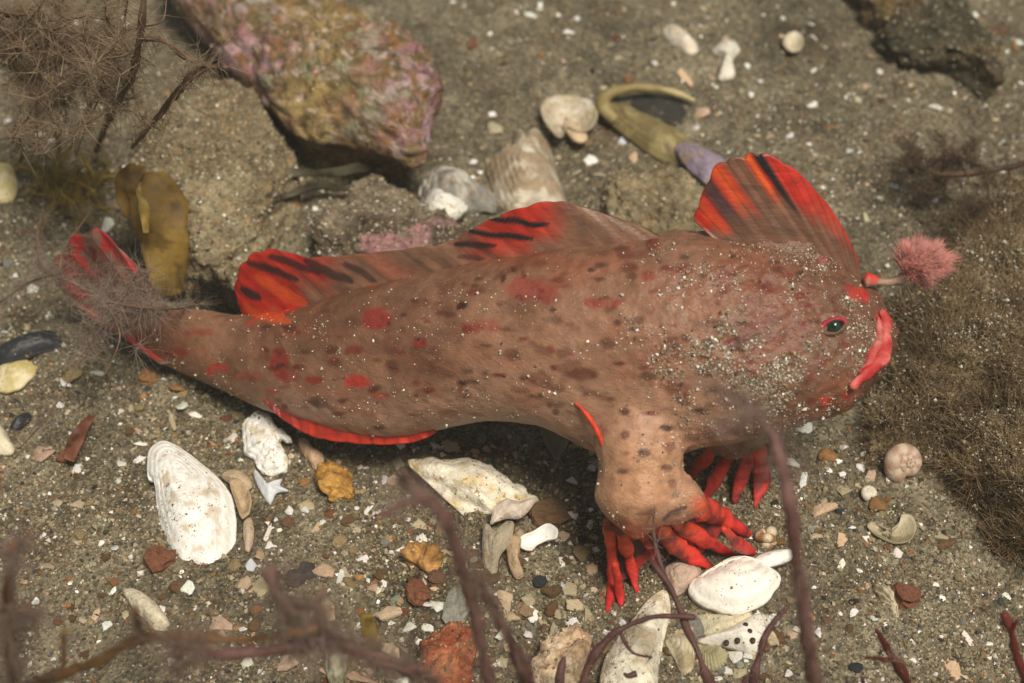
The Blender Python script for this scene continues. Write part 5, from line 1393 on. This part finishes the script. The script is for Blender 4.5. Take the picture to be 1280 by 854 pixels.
# broad kelp blade, dark ribbon weed, yellow blade
def ribbon(name, label, pts, widths, col0, col1, thick=.02, wave=.05, cat='seaweed', fold=0.0, parent=None):
    P = catmull(np.array([at_h(a, b, h) for a, b, h in pts]), 50)
    W = np.interp(np.linspace(0, 1, 50), np.linspace(0, 1, len(widths)), widths)
    T = np.gradient(P, axis=0); T /= np.linalg.norm(T, axis=1)[:, None]
    S = np.cross(T, -CAM_F * .8 + np.array([.25, 0, .35])); S /= np.linalg.norm(S, axis=1)[:, None]
    Nn = np.cross(T, S)
    q = np.linspace(-1, 1, 13)
    V = P[:, None] + S[:, None] * (W[:, None] * q[None])[..., None] + Nn[:, None] * ((fold * (np.abs(q) ** 1.5)[None] * W[:, None] + wave * np.sin(np.linspace(0, 11, 50))[:, None] * q[None]))[..., None]
    V = V.reshape(-1, 3)
    V = V + .03 * np.stack([fbm(V * 3, 2, 5)] * 3, 1)
    Nn = np.repeat(Nn, 13, 0)
    g = grid_faces(50, 13); n = len(V)
    edge = np.concatenate([np.arange(13), (np.arange(50) * 13 + 12)[1:], (49 * 13 + np.arange(13))[::-1][1:], (np.arange(50) * 13)[::-1][1:-1]])
    e2 = np.roll(edge, -1)
    A = np.concatenate([V + Nn * thick, V - Nn * thick])
    F = np.concatenate([g, g[:, ::-1] + n, np.stack([edge, e2, e2 + n, edge + n], 1)[:, ::-1]])
    base = P[np.argmin(P[:, 2])].copy() if parent is None else np.array(parent.location)
    c = mixc(col0, col1, sstep(fbm(A * 1.6, 4, 8), -.5, .6))
    k = sstep(fbm(A * 5, 3, 12), .35, .6)[:, None] * .6
    c = c * (1 - k) + np.array(col0) * .4 * k
    me = make_mesh(name, A - base, [F], c)
    if parent is not None:
        o = link(name, me, M['alga']); o.parent = parent
        return o
    return tag(link(name, me, M['alga'], loc=base), label, cat)
kelp = thing('kelp', 'torn brown kelp blade standing between the olive tuft and sandy rock', 'seaweed', at_h(212, 368, .1))
ribbon('blade', '', [(212, 370, .1), (210, 340, .5), (206, 305, .85), (200, 270, 1.15), (194, 240, 1.35), (190, 215, 1.5)], [.20, .25, .27, .31, .36, .33, .16], (.20, .115, .02), (.38, .24, .05), fold=.12, parent=kelp, wave=.07)
ribbon('fold', '', [(168, 268, 1.15), (160, 250, 1.3), (160, 228, 1.5), (172, 208, 1.55)], [.12, .16, .16, .10], (.19, .10, .018), (.33, .19, .04), fold=-.15, parent=kelp, wave=.02)
ribbon('midrib', '', [(182, 292, 1.35), (180, 270, 1.5), (175, 248, 1.65), (173, 232, 1.7)], [.03, .055, .05, .02], (.36, .24, .06), (.48, .35, .11), fold=.2, parent=kelp)
ribbon('dark_weed', 'dark olive ribbon weed lying in the hollow under the encrusted rock', [(318, 222, .55), (345, 214, .6), (385, 218, .5), (425, 212, .35), (470, 206, .25), (500, 200, .15)], [.03, .05, .06, .06, .05, .02], (.045, .04, .022), (.10, .09, .05), wave=.03)
ribbon('lower_weed', 'dark strip of weed lying below the olive ribbon weed', [(335, 250, .45), (370, 240, .4), (410, 232, .3), (460, 236, .2)], [.03, .05, .05, .02], (.05, .04, .02), (.09, .075, .04), wave=.03)
ribbon('yellow_alga', 'small blurred yellow alga blade above the purple stem', [(470, 835, 1.6), (467, 810, 2.0), (463, 785, 2.3), (461, 765, 2.5)], [.05, .07, .07, .04], (.34, .22, .03), (.46, .32, .06), wave=.02)
ribbon('red_scrap', 'thin faded red alga scrap on the sand beyond the dark mussel', [(83, 580, .06), (92, 555, .08), (100, 540, .08), (112, 524, .06)], [.06, .09, .07, .04], (.16, .055, .03), (.25, .10, .05), wave=.03, thick=.008)

alga('rotting_weed', 'added dark strands standing for shade in the gap between tail and back fin',  # made-up clump: near-black strands give this gap its shade
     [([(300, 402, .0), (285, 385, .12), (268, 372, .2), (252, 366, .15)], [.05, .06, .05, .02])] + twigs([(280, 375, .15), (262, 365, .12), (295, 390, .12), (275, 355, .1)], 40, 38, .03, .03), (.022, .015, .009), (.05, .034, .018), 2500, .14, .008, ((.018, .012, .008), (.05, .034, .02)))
alga('dark_turf_tuft', 'added dark tuft standing for shade in the hollow between mouth and turf rock',  # tuft added in near-black colours to stand in for the shade beside the head
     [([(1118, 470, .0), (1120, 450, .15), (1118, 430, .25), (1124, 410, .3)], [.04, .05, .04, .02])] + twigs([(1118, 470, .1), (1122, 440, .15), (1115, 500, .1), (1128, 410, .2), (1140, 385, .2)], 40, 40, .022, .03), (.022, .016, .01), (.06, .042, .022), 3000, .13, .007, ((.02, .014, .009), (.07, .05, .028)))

# ------------------------------------------------------------------ murky water
M['water'] = bpy.data.materials.new('murky_water')
M['water'].use_nodes = True
nt = M['water'].node_tree
nt.nodes.remove(nt.nodes['Principled BSDF'])
pv = nt.nodes.new('ShaderNodeVolumePrincipled')
pv.inputs['Color'].default_value = (.86, .84, .74, 1)
pv.inputs['Density'].default_value = 0.0018
nt.links.new(pv.outputs[0], nt.nodes['Material Output'].inputs['Volume'])
hx = 1500.0
V = np.array([[x, y, z] for z in (-3.0, 17.0) for x, y in ((-hx, -hx), (hx, -hx), (hx, hx), (-hx, hx))])
F = np.array([[0, 3, 2, 1], [4, 5, 6, 7], [0, 1, 5, 4], [1, 2, 6, 5], [2, 3, 7, 6], [3, 0, 4, 7]])
tag(link('haze', make_mesh('haze', V, F, None, False), M['water']), 'slightly murky sea water', 'water', kind='stuff')
